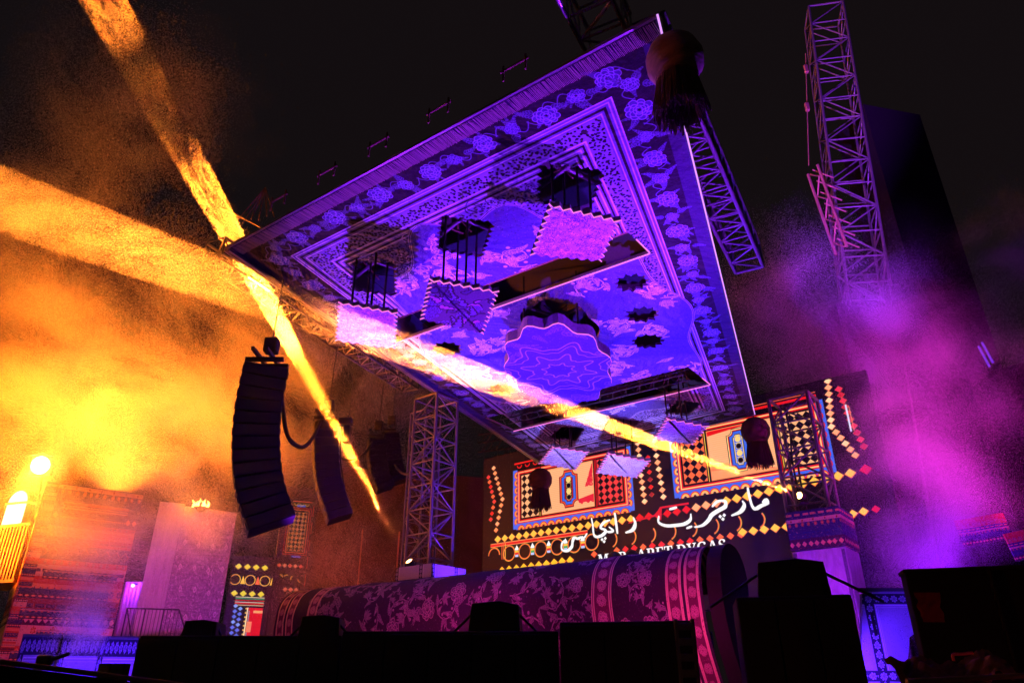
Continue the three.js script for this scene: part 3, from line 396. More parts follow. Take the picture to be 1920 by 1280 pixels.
const LDIR = V(Math.cos(23 * Math.PI / 180), 0, -Math.sin(23 * Math.PI / 180)), LO = V(-14.22, 0, -38);
const stripA = canvas(512, 1024, (c, w, h) => {      // metres 0..2 x 3.6..8
  c.fillStyle = '#07030a'; c.fillRect(0, 0, w, h); c.setTransform(w / 2, 0, 0, -h / 4.4, 0, h + 3.6 * h / 4.4);
  for (const y of [7.5, 6.2]) for (let i = 0; i < 4; i++) diamond(c, 0.26 + i * 0.43, y, 0.19, '#f2dc3a', '#a8901c');
  for (let i = 0; i < 3; i++) { c.strokeStyle = YEL; c.lineWidth = 0.04; c.beginPath(); c.arc(0.2 + i * 0.72, 6.86, 0.24, 0, 6.3); c.stroke(); c.fillStyle = i % 2 ? CORAL : YEL; c.beginPath(); c.moveTo(0.46 + i * 0.72, 6.66); c.lineTo(0.56 + i * 0.72, 7.08); c.lineTo(0.7 + i * 0.72, 6.66); c.fill(); }
  for (const [y, t, col] of [[6.02, 0.03, '#fff2d0'], [5.94, 0.04, '#3aa878'], [5.86, 0.04, SCRED], [5.78, 0.03, '#fff2d0'], [5.7, 0.06, SCRED], [5.64, 0.03, '#ffe0a0']]) rect(c, 0.35, y, 1.75, y + t, col);
  rect(c, 1.05, 3.6, 1.75, 5.55, SCRED); rect(c, 0.98, 3.6, 1.04, 5.55, '#ffe9b0'); rect(c, 1.08, 3.6, 1.12, 5.4, '#3aa0b0'); rect(c, 1.06, 4.4, 1.3, 4.9, '#ff8a60'); rect(c, 1.3, 5.3, 1.75, 5.42, '#ffb070');
  for (let j = 0; j < 9; j++) for (let i = 0; i < 2; i++) diamond(c, 0.42 + i * 0.24, 5.6 - j * 0.25 - (i ? 0.12 : 0), 0.13, j % 3 ? '#5f7ce8' : '#86b0f4', '#2a3a90');
  for (let j = 0; j < 10; j++) { c.fillStyle = YEL; c.beginPath(); c.arc(0.94, 5.5 - j * 0.2, 0.04, 0, 6.3); c.fill(); }
});
const stripB = canvas(512, 2048, (c, w, h) => {      // metres 1.8..3.7 x 3.6..11.8
  c.fillStyle = '#07030a'; c.fillRect(0, 0, w, h); c.setTransform(w / 1.9, 0, 0, -h / 8.2, -1.8 * w / 1.9, h + 3.6 * h / 8.2);
  checker(c, 2.28, 8.45, 3.2, 10.5, 4, '#e0884c'); frameRect(c, 2.22, 8.36, 3.3, 10.62, CORAL, 0.04); frameRect(c, 2.1, 8.26, 3.42, 10.72, SCRED, 0.03);
  rect(c, 2.55, 10.78, 3.05, 10.9, '#4d6cf0'); rect(c, 2.6, 8.12, 3.1, 8.2, '#4d6cf0'); rect(c, 2.3, 11.05, 3.4, 11.1, CORAL); for (let i = 0; i < 3; i++) { c.strokeStyle = YEL; c.lineWidth = 0.04; c.beginPath(); c.arc(2.5 + i * 0.32, 10.98, 0.12, 3.14, 6.28); c.stroke(); }
  for (let i = 0; i < 5; i++) diamond(c, 2.0 + i * 0.3, 7.68, 0.14, i % 2 ? '#ff9a70' : CORAL, '#a8342a'); for (let i = 0; i < 3; i++) diamond(c, 2.5 + i * 0.3, 6.5, 0.15, '#ff8a60', '#a8342a');
  for (let i = 0; i < 4; i++) { c.strokeStyle = YEL; c.lineWidth = 0.05; c.beginPath(); c.arc(2.1 + i * 0.4, 7.05, 0.17, 0.2 + i, 1.6 + i); c.stroke(); } for (let i = 0; i < 8; i++) { c.fillStyle = CORAL; c.fillRect(3.52, 4 + i * 0.9, 0.03, 0.6); }
});
screenThing('screen_column', 'low LED panel with yellow diamonds and red doorway beside the pale carpet wall', LO, LDIR, 0, 2, 3.6, 8.0, stripA, 0.85, lin(1, 0.6, 0.3), 0);
screenThing('screen_column', 'tall LED column with orange chequered panel under the first speaker array', LO, LDIR, 2.06, 3.8, 3.6, 11.8, stripB, 0.45, lin(1, 0.6, 0.3), 0);

// ------------------------------------------------------------------ trusses
function truss(name, label, a, b, w, d, bays, side, mat, opt = {}) {       // box truss from a to b; side = direction of its width
  const g = thing(name, label, opt.category ?? 'truss', a.clone(), opt.group), ax = b.clone().sub(a), L = ax.length(); ax.normalize();
  const x = side.clone().addScaledVector(ax, -side.dot(ax)).normalize(), y = V(0, 0, 0).crossVectors(ax, x), rc = opt.r ?? 0.05, rb = rc * 0.55;
  const P = (u, i, j) => V(0, 0, 0).addScaledVector(ax, u * L).addScaledVector(x, i * w / 2).addScaledVector(y, j * d / 2);
  const C = [[-1, -1], [1, -1], [1, 1], [-1, 1]];
  for (const [i, j] of C) bar('chord', P(0, i, j), P(1, i, j), rc, mat, g);
  for (let k = 0; k < bays; k++) for (let f = 0; f < 4; f++) {
    const [p, q] = [C[f], C[(f + 1) % 4]], fl = (k + f) % 2;
    bar('brace', P(k / bays, ...(fl ? p : q)), P((k + 1) / bays, ...(fl ? q : p)), rb, mat, g);
    if (opt.rungs !== false && k % (opt.rung ?? 1) === 0) bar('rung', P(k / bays, ...p), P(k / bays, ...q), rb, mat, g);
  }
  if (opt.category === 'tower') for (const [i, j] of [[-0.8, 1], [-0.62, 1.06]]) { const pts = []; for (let k = 0; k <= 10; k++) pts.push(P(k / 10, i + gs() * 0.07, j + gs() * 0.03)); part('cable_bundle', new THREE.TubeGeometry(new THREE.CatmullRomCurve3(pts), 40, rc * 0.6, 5), M.rubber, g); }
  for (let f = 0; f < 4; f++) bar('rung', P(1, ...C[f]), P(1, ...C[(f + 1) % 4]), rc * 0.9, mat, g);
  return g;
}
const flat = (x, z) => V(x, 0, z);
{
  // tower under the left edge of the roof, standing on a carpet-covered plinth
  const foot = atZ(803, 1062, 30.5); foot.y = 1.5;
  truss('truss_tower', 'violet-lit truss tower standing on a carpet plinth below the roof edge', foot, foot.clone().setY(13.6), 1.35, 1.35, 12, SDIR, M.paintedTruss, { r: 0.06, category: 'tower' });
  const back = atZ(783, 1062, 32.3); back.y = 1.5;
  truss('truss_tower', 'dark truss tower just behind the violet-lit tower', back, back.clone().setY(13.6), 1.0, 1.0, 12, SDIR, M.paintedTruss, { r: 0.05, category: 'tower' });
  // tower in front of the right end of the screen
  const f2 = atZ(1520, 930, 31.2); f2.y = 1.5;
  truss('truss_tower', 'violet truss tower in front of the right end of the screen wall', f2, f2.clone().setY(13.9), 1.75, 1.5, 10, SDIR, M.paintedTruss, { r: 0.085, category: 'tower' });
  // free standing tower at the far right, with a jib and a hanging cable
  const f3 = atZ(1660, 800, 33), t3 = atZ(1545, 30, 33);
  truss('truss_tower', 'tall violet truss tower standing alone against the night sky', f3.clone().addScaledVector(t3.clone().sub(f3), -f3.y / (t3.y - f3.y)), t3, 2.05, 1.9, 26, V(1, 0, 0.25), M.paintedTruss, { r: 0.08, category: 'tower' });
  const mid = (k) => f3.clone().lerp(t3, k), jt = thing('stay_ladder', 'rusty braced ladder strut leaning on the lone truss tower', 'strut', mid(0.36)), ja = atZ(1524, 318, 32).sub(mid(0.36)), jb = atZ(1578, 470, 32).sub(mid(0.36));
  for (const s of [-1, 1]) bar('chord', ja.clone().add(V(s * 0.12, 0, s * 0.4)), jb.clone().add(V(s * 0.12, 0, s * 0.4)), 0.08, M.rust, jt);
  for (let k = 0; k < 7; k++) { const p = ja.clone().lerp(jb, k / 7), q = ja.clone().lerp(jb, (k + 1) / 7); bar('brace', p.add(V(0, 0, k % 2 ? 0.4 : -0.4)), q.add(V(0, 0, k % 2 ? -0.4 : 0.4)), 0.045, M.rust, jt); bar('brace', ja.clone().lerp(jb, k / 7), ja.clone().lerp(jb, (k + 1) / 7).add(V(1.0, 0.2, 0)), 0.04, M.rust, jt); }
  const ca = atZ(1517, 310, 32), cb = atZ(1511, 100, 32), cab = thing('hoist_cable', 'thin cable hanging down the left side of the lone truss tower', 'cable', ca); bar('wire', V(0, 0, 0), cb.clone().sub(ca), 0.03, M.rust, cab); for (const k of [0.5, 0.85]) part('hook_block', new RoundedBoxGeometry(0.22, 0.6, 0.22, 2, 0.05).translate(...cb.clone().sub(ca).multiplyScalar(k).toArray()), M.rust, cab);
  // roof truss along the right edge, standing out past it
  truss('roof_truss', 'reddish roof truss running along the right edge of the carpet roof', plan(0.75, 1.2, 14.9), plan(2.1, 11.6, 14.9), 0.9, 0.9, 15, EX, M.paintedTruss, { r: 0.06, group: 'roof trusses' });
  truss('roof_truss', 'short truss above the near corner of the carpet roof', plan(1.5, 1.0, 15.1), plan(0.9, -3.0, 15.1), 1.0, 1.0, 6, EX, M.alu, { r: 0.055, group: 'roof trusses' });
  // truss outside the left edge, the loudspeakers hang from it
  truss('speaker_truss', 'faint pink truss running beside the left edge of the carpet roof', atZ(400, 470, 21.5), atZ(770, 716, 33.5), 0.9, 0.9, 22, V(1, 0, 0.4), M.paintedTruss, { r: 0.05 });
  const bk = thing('back_rigging', 'dark tangle of rigging bars behind the lower roof corner', 'rigging', atZ(945, 845, 42));
  for (let i = 0; i < 26; i++) { const x = (i % 13) * 0.26 - 1.3, y = i < 13 ? 0.0 : 0.55; bar('strut', V(x, y + gs() * 0.1, 0), V(x + 0.35, y + 0.5 + gs() * 0.1, gs() * 0.3), 0.03, M.darkSteel, bk); } for (const y of [-0.1, 0.5, 1.0]) bar('rail', V(-1.6, y, 0), V(2.2, y + 0.5, 0), 0.045, M.darkSteel, bk); for (let i = 0; i < 5; i++) bar('drop_wire', V(-1.2 + i * 0.8, 0, 0), V(-1.2 + i * 0.8, -2.4, 0), 0.012, M.darkSteel, bk);
  // dry fan-shaped rigging high on the left of the roof
  const fan = thing('cable_fan', 'faint fan of cables and bars beside the left roof corner', 'rigging', atZ(497, 352, 22)); for (let i = 0; i < 6; i++) bar('stay', V(0, 0, 0), V((i - 2.7) * 0.32, -1.6 - 0.1 * (i % 2), 0.1 * i), 0.022, M.rust, fan); bar('rail', V(-1.5, -0.9, 0), V(0.3, -1.9, 0), 0.04, M.paintedTruss, fan);
}

// ------------------------------------------------------------------ loudspeaker arrays
function lineArray(label, px, D, width, nBox, hang) {
  const pts = px.map(([x, y]) => atZ(x, y, D)), cv = new THREE.CatmullRomCurve3(pts), g = thing('speaker_array', label, 'loudspeakers', pts[0], 'hanging speaker arrays');
  const len = cv.getLength(), h = len / nBox, side = V(0.93, 0, -0.36).normalize();
  for (let i = 0; i < nBox; i++) {
    const p = cv.getPointAt((i + 0.5) / nBox).sub(pts[0]), tdir = cv.getTangentAt((i + 0.5) / nBox).negate(), z = V(0, 0, 0).crossVectors(side, tdir).normalize(), x = V(0, 0, 0).crossVectors(tdir, z);
    const m = new THREE.Matrix4().makeBasis(x, tdir, z), c = part('cabinet', new RoundedBoxGeometry(width, h * 0.965, 0.62, 2, 0.02), M.cabinet, g); c.position.copy(p); c.quaternion.setFromRotationMatrix(m);
    part('grille', new THREE.BoxGeometry(width * 0.9, h * 0.78, 0.03).translate(0, 0, 0.32), M.grille, c);
    for (const s of [-1, 1]) part('rigging_plate', new THREE.BoxGeometry(0.03, h * 0.5, 0.12).translate(s * (width / 2 + 0.012), 0, 0.16), M.darkSteel, c);
  }
  part('bumper_frame', mergeGeometries([new THREE.BoxGeometry(width * 0.9, 0.12, 0.1).translate(0, 0.18, 0.25), new THREE.BoxGeometry(width * 0.9, 0.12, 0.1).translate(0, 0.18, -0.25), new THREE.BoxGeometry(0.1, 0.1, 1.4).translate(-0.2, 0.3, 0.1), new THREE.BoxGeometry(0.1, 0.1, 1.4).translate(0.2, 0.3, 0.1)]), M.darkSteel, g);
  const motor = part('chain_hoist', new RoundedBoxGeometry(0.42, 0.5, 0.34, 2, 0.06).translate(0.05, 0.75, 0), M.rubber, g); bar('chain', V(0.05, 0.9, 0), V(0.1, hang, 0), 0.022, M.darkSteel, g);
  return g;
}
lineArray('largest curved black speaker array, nearest, against the orange smoke', [[499, 690], [483, 770], [479, 850], [487, 920], [509, 988]], 20, 1.28, 13, 4.4);
lineArray('slimmer curved speaker array in the middle of the three', [[610, 795], [610, 850], [615, 905], [637, 974]], 27, 0.92, 12, 3.4);
lineArray('speaker array hanging farthest, left one of the faint pair beside the truss tower', [[706, 826], [706, 860], [711, 890], [722, 918]], 34, 0.85, 9, 3.0);
lineArray('faint speaker array hanging right against the truss tower', [[731, 815], [735, 850], [741, 885], [748, 905]], 35, 0.8, 9, 3.0);
function cable(label, pts, r) { const p = pts.map(([x, y, D]) => atZ(x, y, D)), o = p[0].clone(), m = new THREE.Mesh(curveTube(p.map((q) => q.clone().sub(o)), r), M.rubber); m.name = numbered('speaker_cable'); m.position.copy(o); m.castShadow = true; scene.add(m); tag(m, label, 'cable', 'cables looped between the speaker arrays'); }
cable('thick black cable looping from the nearest array to the middle one', [[523, 705, 20], [529, 760, 20.6], [538, 815, 21.5], [562, 838, 23], [585, 822, 25], [600, 790, 26.6]], 0.07);
cable('thin cable loop between middle array and the faint pair, upper strand', [[622, 838, 27], [640, 858, 28.5], [662, 862, 30], [685, 848, 32], [698, 828, 33.6]], 0.05);
cable('thin cable hanging loose beside the middle array', [[640, 800, 27], [638, 860, 27.2], [643, 900, 27.2], [645, 925, 27.2], [637, 932, 27.2]], 0.03);
cable('short cable from the faint array down to the truss tower', [[738, 868, 35], [746, 880, 34], [757, 888, 32.5], [768, 888, 31]], 0.06);
{ // hoist with a cross bar and small speaker beside the middle array
  const g = thing('chain_motor', 'small hoist with cross bar and hanging box right of the middle array', 'rigging', atZ(648, 790, 27.5));
  part('hoist_body', new RoundedBoxGeometry(0.56, 0.28, 0.36, 2, 0.07), M.rubber, g); bar('chain', V(0.1, 0.1, 0), V(0.14, 2.4, 0), 0.018, M.darkSteel, g);
  part('small_speaker', new RoundedBoxGeometry(0.26, 0.72, 0.3, 2, 0.03).translate(0.1, -0.55, 0), M.cabinet, g); bar('cross_bar', V(-0.95, -0.1, 0), V(0.2, -0.2, 0), 0.05, M.darkSteel, g); bar('drop_pole', V(-0.28, -0.15, 0), V(-0.28, -2.0, 0), 0.022, M.darkSteel, g);
}

// ------------------------------------------------------------------ carpets used on the set
const ruggedTex = (cols, bands) => tex(canvas(768, 1024, (c, w, h) => {      // a banded kilim with small worn motifs
  c.fillStyle = cols[0]; c.fillRect(0, 0, w, h);
  let y = 0, k = 0; while (y < h) { const b = bands * (0.35 + rnd()); c.fillStyle = cols[Math.floor(rnd() * cols.length)]; c.globalAlpha = 0.85; c.fillRect(0, y, w, b); c.globalAlpha = 1; const n = 6 + Math.floor(rnd() * 14), col = cols[Math.floor(rnd() * cols.length)]; for (let i = 0; i < n; i++) { const X = (i + 0.5) / n * w + gs() * 4, Y = y + b / 2, r = Math.min(b * 0.42, w / n * 0.42); if (k % 3 === 0) diamond(c, X, Y, r, col, cols[1]); else if (k % 3 === 1) blossom(c, X, Y, r, col, cols[1], 6, rnd() * 6); else { c.fillStyle = col; c.fillRect(X - r, Y - r * 0.3, r * 2, r * 0.6); } } y += b; k++; }
  for (let i = 0; i < 1500; i++) { c.fillStyle = cols[Math.floor(rnd() * cols.length)]; c.globalAlpha = 0.5; c.fillRect(rnd() * w, rnd() * h, 14 * rnd(), 2 + 3 * rnd()); } c.globalAlpha = 1; jitter(c, w, h, 30000, 0.35);
}));
const kilimA = ruggedTex(['#7c3420', '#d9a35e', '#34223a', '#b5482a', '#20345e', '#c9b08a'], 60);
const speckRug = tex(canvas(768, 1024, (c, w, h) => {
  c.fillStyle = '#8d7f88'; c.fillRect(0, 0, w, h);
  for (let i = 0; i < 5200; i++) { const x = rnd() * w, y = rnd() * h, k = 4 + 9 * rnd(); c.strokeStyle = c.fillStyle = ['#c9bcbc', '#e3d8d4', '#5c4f5c', '#a89a9e'][i % 4]; c.lineWidth = 2; if (i % 3) { c.beginPath(); c.arc(x, y, k * 0.6, rnd() * 6, rnd() * 6 + 3); c.stroke(); } else c.fillRect(x, y, k, 2.5); }
  for (let r = 0; r < 7; r++) for (let q = 0; q < 4; q++) { const x = (q + 0.5 + (r % 2) * 0.3) / 4.3 * w, y = (r + 0.5) / 7 * h + gs() * 12; for (const k of [24, 15, 6]) diamond(c, x, y, k, k === 15 ? '#75676f' : '#d8cbc8', '#d8cbc8'); }
  for (let y = 0; y < h; y += 3) { c.fillStyle = `rgba(${rnd() < 0.5 ? '40,30,40' : '235,225,220'},${0.16 * rnd()})`; c.fillRect(rnd() * w - 200, y, 500 * rnd(), 3); } jitter(c, w, h, 26000, 0.35);
}));
const blueRug = tex(canvas(512, 512, (c, w, h) => {
  c.fillStyle = '#a69cb4'; c.fillRect(0, 0, w, h); c.fillStyle = '#2c2440'; c.fillRect(0, 0, 70, h); c.fillRect(0, 0, w, 70);
  for (let i = 0; i < 8; i++) { blossom(c, 35, 40 + i * 62, 24, '#b8aec6', '#5a4e74', 7, i); blossom(c, 40 + i * 62, 35, 24, '#b8aec6', '#5a4e74', 7, i); leaf(c, 35, 72 + i * 62, 1.2, 26, '#8d82a2', '#cfc6d6'); leaf(c, 72 + i * 62, 35, 0.3, 26, '#8d82a2', '#cfc6d6'); }
  c.strokeStyle = '#e6dee6'; c.lineWidth = 5; c.strokeRect(80, 80, w, h); c.lineWidth = 2; c.strokeRect(92, 92, w, h);
  for (let i = 0; i < 26; i++) blossom(c, 110 + rnd() * 390, 110 + rnd() * 390, 10 + 14 * rnd(), '#c9c0d2', '#75698e', 6, rnd() * 6); jitter(c, w, h, 12000, 0.28);
}));
const mkil = (t, rx, ry, b = 0.006) => { const q = t.clone(); q.repeat.set(rx, ry); q.needsUpdate = true; return std({ map: q, roughness: 1, bumpMap: grain, bumpScale: b }); };

// ------------------------------------------------------------------ the rolled carpet over the booth
{
  const right = atZ(1335, 1024, 21.6), len = 18, dir = V(-0.82, 0, -0.573).normalize(), front = V(-0.573, 0, 0.82).normalize();
  const prof = [[-1.3, -1.4], [-1.25, -0.7], [-0.8, -0.16], [-0.1, 0.02], [0.55, -0.12], [1.05, -0.5], [1.3, -1.05], [1.36, -1.7], [1.25, -2.5], [1.0, -3.2], [0.6, -3.9], [0.2, -4.6]];
  const cv = new THREE.CatmullRomCurve3(prof.map(([d, y]) => V(d * 0.85, y * 0.85, 0))), NU = 90, NV = 40, P = [], UVs = [], I = [];
  for (let i = 0; i <= NU; i++) for (let j = 0; j <= NV; j++) { const q = cv.getPoint(j / NV), u = i / NU, sag = -0.05 * Math.sin(u * Math.PI) + 0.05 * fbm(u * 9, j * 0.1, 3), w = 0.04 * fbm(u * 14, j * 0.14, 9); const p = dir.clone().multiplyScalar(u * len).addScaledVector(front, q.x * (1 + w)).add(V(0, q.y + sag, 0)); P.push(p.x, p.y, p.z); UVs.push(u, j / NV); }
  for (let i = 0; i < NU; i++) for (let j = 0; j < NV; j++) { const a = i * (NV + 1) + j, b = a + NV + 1; I.push(a, b, a + 1, b, b + 1, a + 1); }
  const g = new THREE.BufferGeometry(); g.setAttribute('position', new THREE.Float32BufferAttribute(P, 3)); g.setAttribute('uv', new THREE.Float32BufferAttribute(UVs, 2)); g.setIndex(I); g.computeVertexNormals();
  const t = tex(canvas(2048, 640, (c, w, h) => {
    const m = w / len; c.fillStyle = '#331f3a'; c.fillRect(0, 0, w, h);
    for (let i = 0; i < 26; i++) { const x = (4.2 + (i + rnd()) / 26 * 12) * m, y = h * (0.14 + 0.62 * ((i * 0.618) % 1)); vine(c, x, y, rnd() * 6, 230, 3.6 * (i % 2 ? 1 : -1), '#5c4060', '#a07f92', '#2a1730'); if (i % 3 === 0) rose(c, x, y, 40, '#5f4362', '#b391a0'); }
    for (const x of [1.5, 2.2, 3.8]) for (const y of [0.16, 0.36, 0.58]) { vine(c, x * m, y * h, rnd() * 6, 130, 4 * (rnd() < 0.5 ? 1 : -1), '#5c4060', '#b090a2', '#2a1730'); rose(c, (x + 0.2) * m, (y + 0.1) * h, 30, '#6a4a68', '#c09caa'); }
    for (let i = 0; i < 30; i++) leafy(c, (4 + rnd() * 12.6) * m, rnd() * h, rnd() * 6, 40 + 30 * rnd(), '#553a58', '#8f7084');
    const bandAt = (x0, x1) => { c.fillStyle = '#6a3050'; c.fillRect(x0 * m, 0, (x1 - x0) * m, h); for (const k of [0, 0.1, 0.9, 1]) { c.fillStyle = '#e0bfa4'; c.fillRect(lerp(x0, x1, k) * m - 2.2, 0, 4.4, h); } for (let y = 0; y < h; y += 44) rose(c, (x0 + x1) / 2 * m, y + 20, Math.min(20, (x1 - x0) * m * 0.34), '#9a5f78', '#e6b8b2'); };
    bandAt(0.1, 0.5); bandAt(0.62, 1.05); bandAt(2.8, 3.45); bandAt(15.6, 16.1); bandAt(16.9, 17.3); bandAt(17.45, 17.85); jitter(c, w, h, 30000, 0.3);
  }));
  const roll = thing('rolled_carpet', 'long rolled wine-coloured floral carpet draped over the booth front', 'carpet', right);
  part('carpet_surface', g, std({ map: t, roughness: 1, bumpMap: grain, bumpScale: 0.004, side: THREE.DoubleSide }), roll);
  const endShape = new THREE.Shape(cv.getPoints(30).map((p) => new THREE.Vector2(p.x, p.y))), endGeo = new THREE.ExtrudeGeometry(endShape, { depth: 0.4, bevelEnabled: false });
  const e = part('end_board', endGeo, M.black, roll); e.quaternion.setFromRotationMatrix(new THREE.Matrix4().makeBasis(front, UP, V(0, 0, 0).crossVectors(front, UP))); e.position.copy(dir).multiplyScalar(V(0, 0, 0).crossVectors(front, UP).dot(dir) > 0 ? -0.55 : 0.04);
}

// ------------------------------------------------------------------ black risers, wedges and subwoofers along the stage front
function block(name, label, category, px0, px1, topL, topR, D, depth, bottomY, mat, group, extra) {   // a box whose front top edge runs between two sighted points
  const a = atZ(px0, topL, D), b = atZ(px1, topR, D), y = (a.y + b.y) / 2, w = b.x - a.x, h = y - bottomY, th = -(extra?.turn ?? 0), g = thing(name, label, category, V(a.x + Math.cos(th) * w / 2, bottomY, -D - Math.sin(th) * w / 2), group);
  g.rotation.y = th;
  part('body', new RoundedBoxGeometry(w, h, depth, 2, 0.035).translate(0, h / 2, -depth / 2), mat, g);
  if (extra?.front) extra.front(g, w, h);
  return g;
}
const panelled = (n, gap = 0.02) => (g, w, h) => { for (let i = 0; i < n; i++) part('front_panel', new RoundedBoxGeometry(w / n - gap, h - 0.12, 0.05, 1, 0.012).translate(-w / 2 + (i + 0.5) * w / n, h / 2, 0.03), M.grille, g); };
block('black_riser', 'long low black riser left of centre along the stage front', 'riser', 262, 640, 1191, 1191, 15, 2.2, 0, M.black, 'black risers', { front: panelled(5) });
block('black_riser', 'black riser right of the two small wedges, in front of the roll', 'riser', 642, 1047, 1187, 1178, 14.2, 2, 0, M.black, 'black risers', { front: panelled(5) });
block('black_riser', 'taller black riser before the right half of the rolled carpet', 'riser', 1049, 1296, 1172, 1160, 13.6, 2, 0, M.black, 'black risers', { turn: 0.16, front: panelled(3) });
block('black_riser', 'highest black riser, under the big black box', 'riser', 1382, 1580, 1132, 1106, 12.5, 1.2, 0, M.black, 'black risers', { turn: 0.22, front: panelled(3) });
function wedge(label, px, py, D, w, h, turn, straps) {
  const p = atZ(px, py, D), g = thing('stage_wedge', label, 'loudspeaker', V(p.x, p.y - h, -D), 'black wedge speakers on the risers'); g.rotation.y = turn;
  const s = new THREE.Shape([[-w / 2, 0], [w / 2, 0], [w * 0.46, h * 0.9], [0.1 * w, h], [-w * 0.42, h * 0.94]].map(([x, y]) => new THREE.Vector2(x, y)));
  part('cabinet', new THREE.ExtrudeGeometry(s, { depth: 0.7, bevelEnabled: true, bevelSize: 0.02, bevelThickness: 0.02, bevelSegments: 2 }).translate(0, 0, -0.7), M.cabinet, g);
  part('grille', new THREE.BoxGeometry(w * 0.8, h * 0.74, 0.03).translate(0, h * 0.45, 0.03), M.grille, g);
  if (straps) for (const k of [-1, 1]) bar('strap', V(k * w * 0.46, h * 0.72, -0.2), V(k * (w * 0.5 + straps), 0.02, -0.2), 0.025, M.rubber, g);
}
wedge('small black wedge speaker farthest left, before the pale carpet wall', 376, 1163, 15.5, 0.66, 0.42, 0.1, 0.14);
wedge('small black wedge speaker at the left end of the rolled carpet', 600, 1154, 15, 0.78, 0.5, 0.05, 0.3);
wedge('tall black wedge speaker standing before the middle of the roll', 926, 1128, 14.5, 0.98, 0.72, -0.1, 0.5);
wedge('big black box speaker on the right riser with straps to both sides', 1478, 1049, 12.6, 1.15, 0.72, -0.3, 0.8);
{
  const g = thing('slatted_rack', 'narrow violet-lit slatted rack standing before the right end of the roll', 'rack', V(0, 0, 0)); const o = atZ(1282, 1160, 13); g.position.set(o.x, o.y - 1.2, o.z);
  for (const s of [-1, 1]) part('upright', new RoundedBoxGeometry(0.06, 1.2, 0.06, 1, 0.01).translate(s * 0.14, 0.6, 0), M.paintedTruss, g); for (let i = 0; i < 5; i++) part('slat', new RoundedBoxGeometry(0.26, 0.12, 0.04, 1, 0.01).translate(0, 0.12 + i * 0.24, 0.03), M.paintedTruss, g);
}

// ------------------------------------------------------------------ left side of the set
function wallBox(name, label, category, pxL, pxR, pyTopL, pyTopR, DL, DR, thick, mat, opt = {}) {    // an upright slab between two sighted top corners
  const a = atZ(pxL, pyTopL, DL), b = atZ(pxR, pyTopR, DR), d = flat(b.x - a.x, b.z - a.z), w = d.length(), top = (a.y + b.y) / 2, bot = opt.bottom ?? 0;
  const g = thing(name, label, category, V((a.x + b.x) / 2, bot, (a.z + b.z) / 2), opt.group); g.rotation.y = Math.atan2(-d.z, d.x);
  const face = new THREE.BoxGeometry(w, top - bot, thick); face.translate(0, (top - bot) / 2, -thick / 2);
  part('wall', face, mat, g); g.userData.size = [w, top - bot]; return g;
}
const carpetTower = wallBox('carpet_tower', 'tall rug-covered tower at the far left wrapped in orange smoke', 'tower', 88, 268, 899, 930, 33, 35.5, 3.5, mkil(kilimA, 1, 1.2), {});
{ const [w, h] = carpetTower.userData.size; delete carpetTower.userData.size; part('rug_border', new THREE.BoxGeometry(0.5, h - 0.1, 0.06).translate(-w / 2 + 0.3, h / 2, 0.04), mkil(kilimA, 0.4, 5), carpetTower); part('rug_border', new THREE.BoxGeometry(w - 1.4, 0.8, 0.06).translate(0.2, h - 1.2, 0.04), mkil(kilimA, 2, 0.3), carpetTower); for (let i = 0; i < 7; i++) part('rug', new RoundedBoxGeometry(w * (0.55 + 0.3 * rnd()), 0.42, 0.09, 1, 0.02).translate(gs() * 0.3, 1.4 + i * 0.85, 0.07), mkil(kilimA, 1, 0.15 + 0.1 * rnd()), carpetTower); }
const pale = wallBox('plaster_pillar', 'smooth pale pillar beside the violet doorway', 'pillar', 300, 346, 938, 946, 36.5, 37, 2.5, M.plaster); delete pale.userData.size;
const rugWall = wallBox('rug_wall', 'broad pale rug-covered wall lit pink and violet behind the small wedge', 'wall', 347, 443, 944, 966, 37, 38.5, 1.2, mkil(speckRug, 0.9, 1.3)); delete rugWall.userData.size;
{
  const d = wallBox('dark_wall', 'shadowed wall with a violet doorway between tower and pillar', 'wall', 236, 300, 1010, 1015, 37.6, 38, 0.5, M.drape); delete d.userData.size;
  const door = atZ(252, 1090, 36.9); const g = thing('lit_doorway', 'narrow doorway glowing blue violet beside the balcony rail', 'door', V(door.x, door.y - 3.0, door.z)); part('door_leaf', new THREE.BoxGeometry(0.95, 3.0, 0.06).translate(0, 1.5, -0.06), M.plaster, g); for (const s of [-1, 1]) part('frame_post', new THREE.BoxGeometry(0.1, 3.1, 0.14).translate(s * 0.52, 1.55, 0), M.drape, g); for (let i = 0; i < 4; i++) part('curtain_fold', new THREE.CylinderGeometry(0.1, 0.1, 2.9, 8).translate(-0.3 + i * 0.2, 1.48, 0), M.plaster, g);
  const lp = V(door.x + 0.2, door.y - 0.25, door.z + 0.5); const lampo = thing('door_lamp', 'small violet lamp above the doorway', 'lamp', lp); part('lamp_bulb', new THREE.SphereGeometry(0.07, 12, 8), std({ color: 0, emissive: lin(0.6, 0.35, 1), emissiveIntensity: 9 }), lampo); part('bracket', new THREE.BoxGeometry(0.05, 0.05, 0.45).translate(0, 0.1, -0.24), M.darkSteel, lampo); const pl = new THREE.PointLight(VIOLET, 14); pl.position.copy(lp); pl.castShadow = true; scene.add(pl);
}
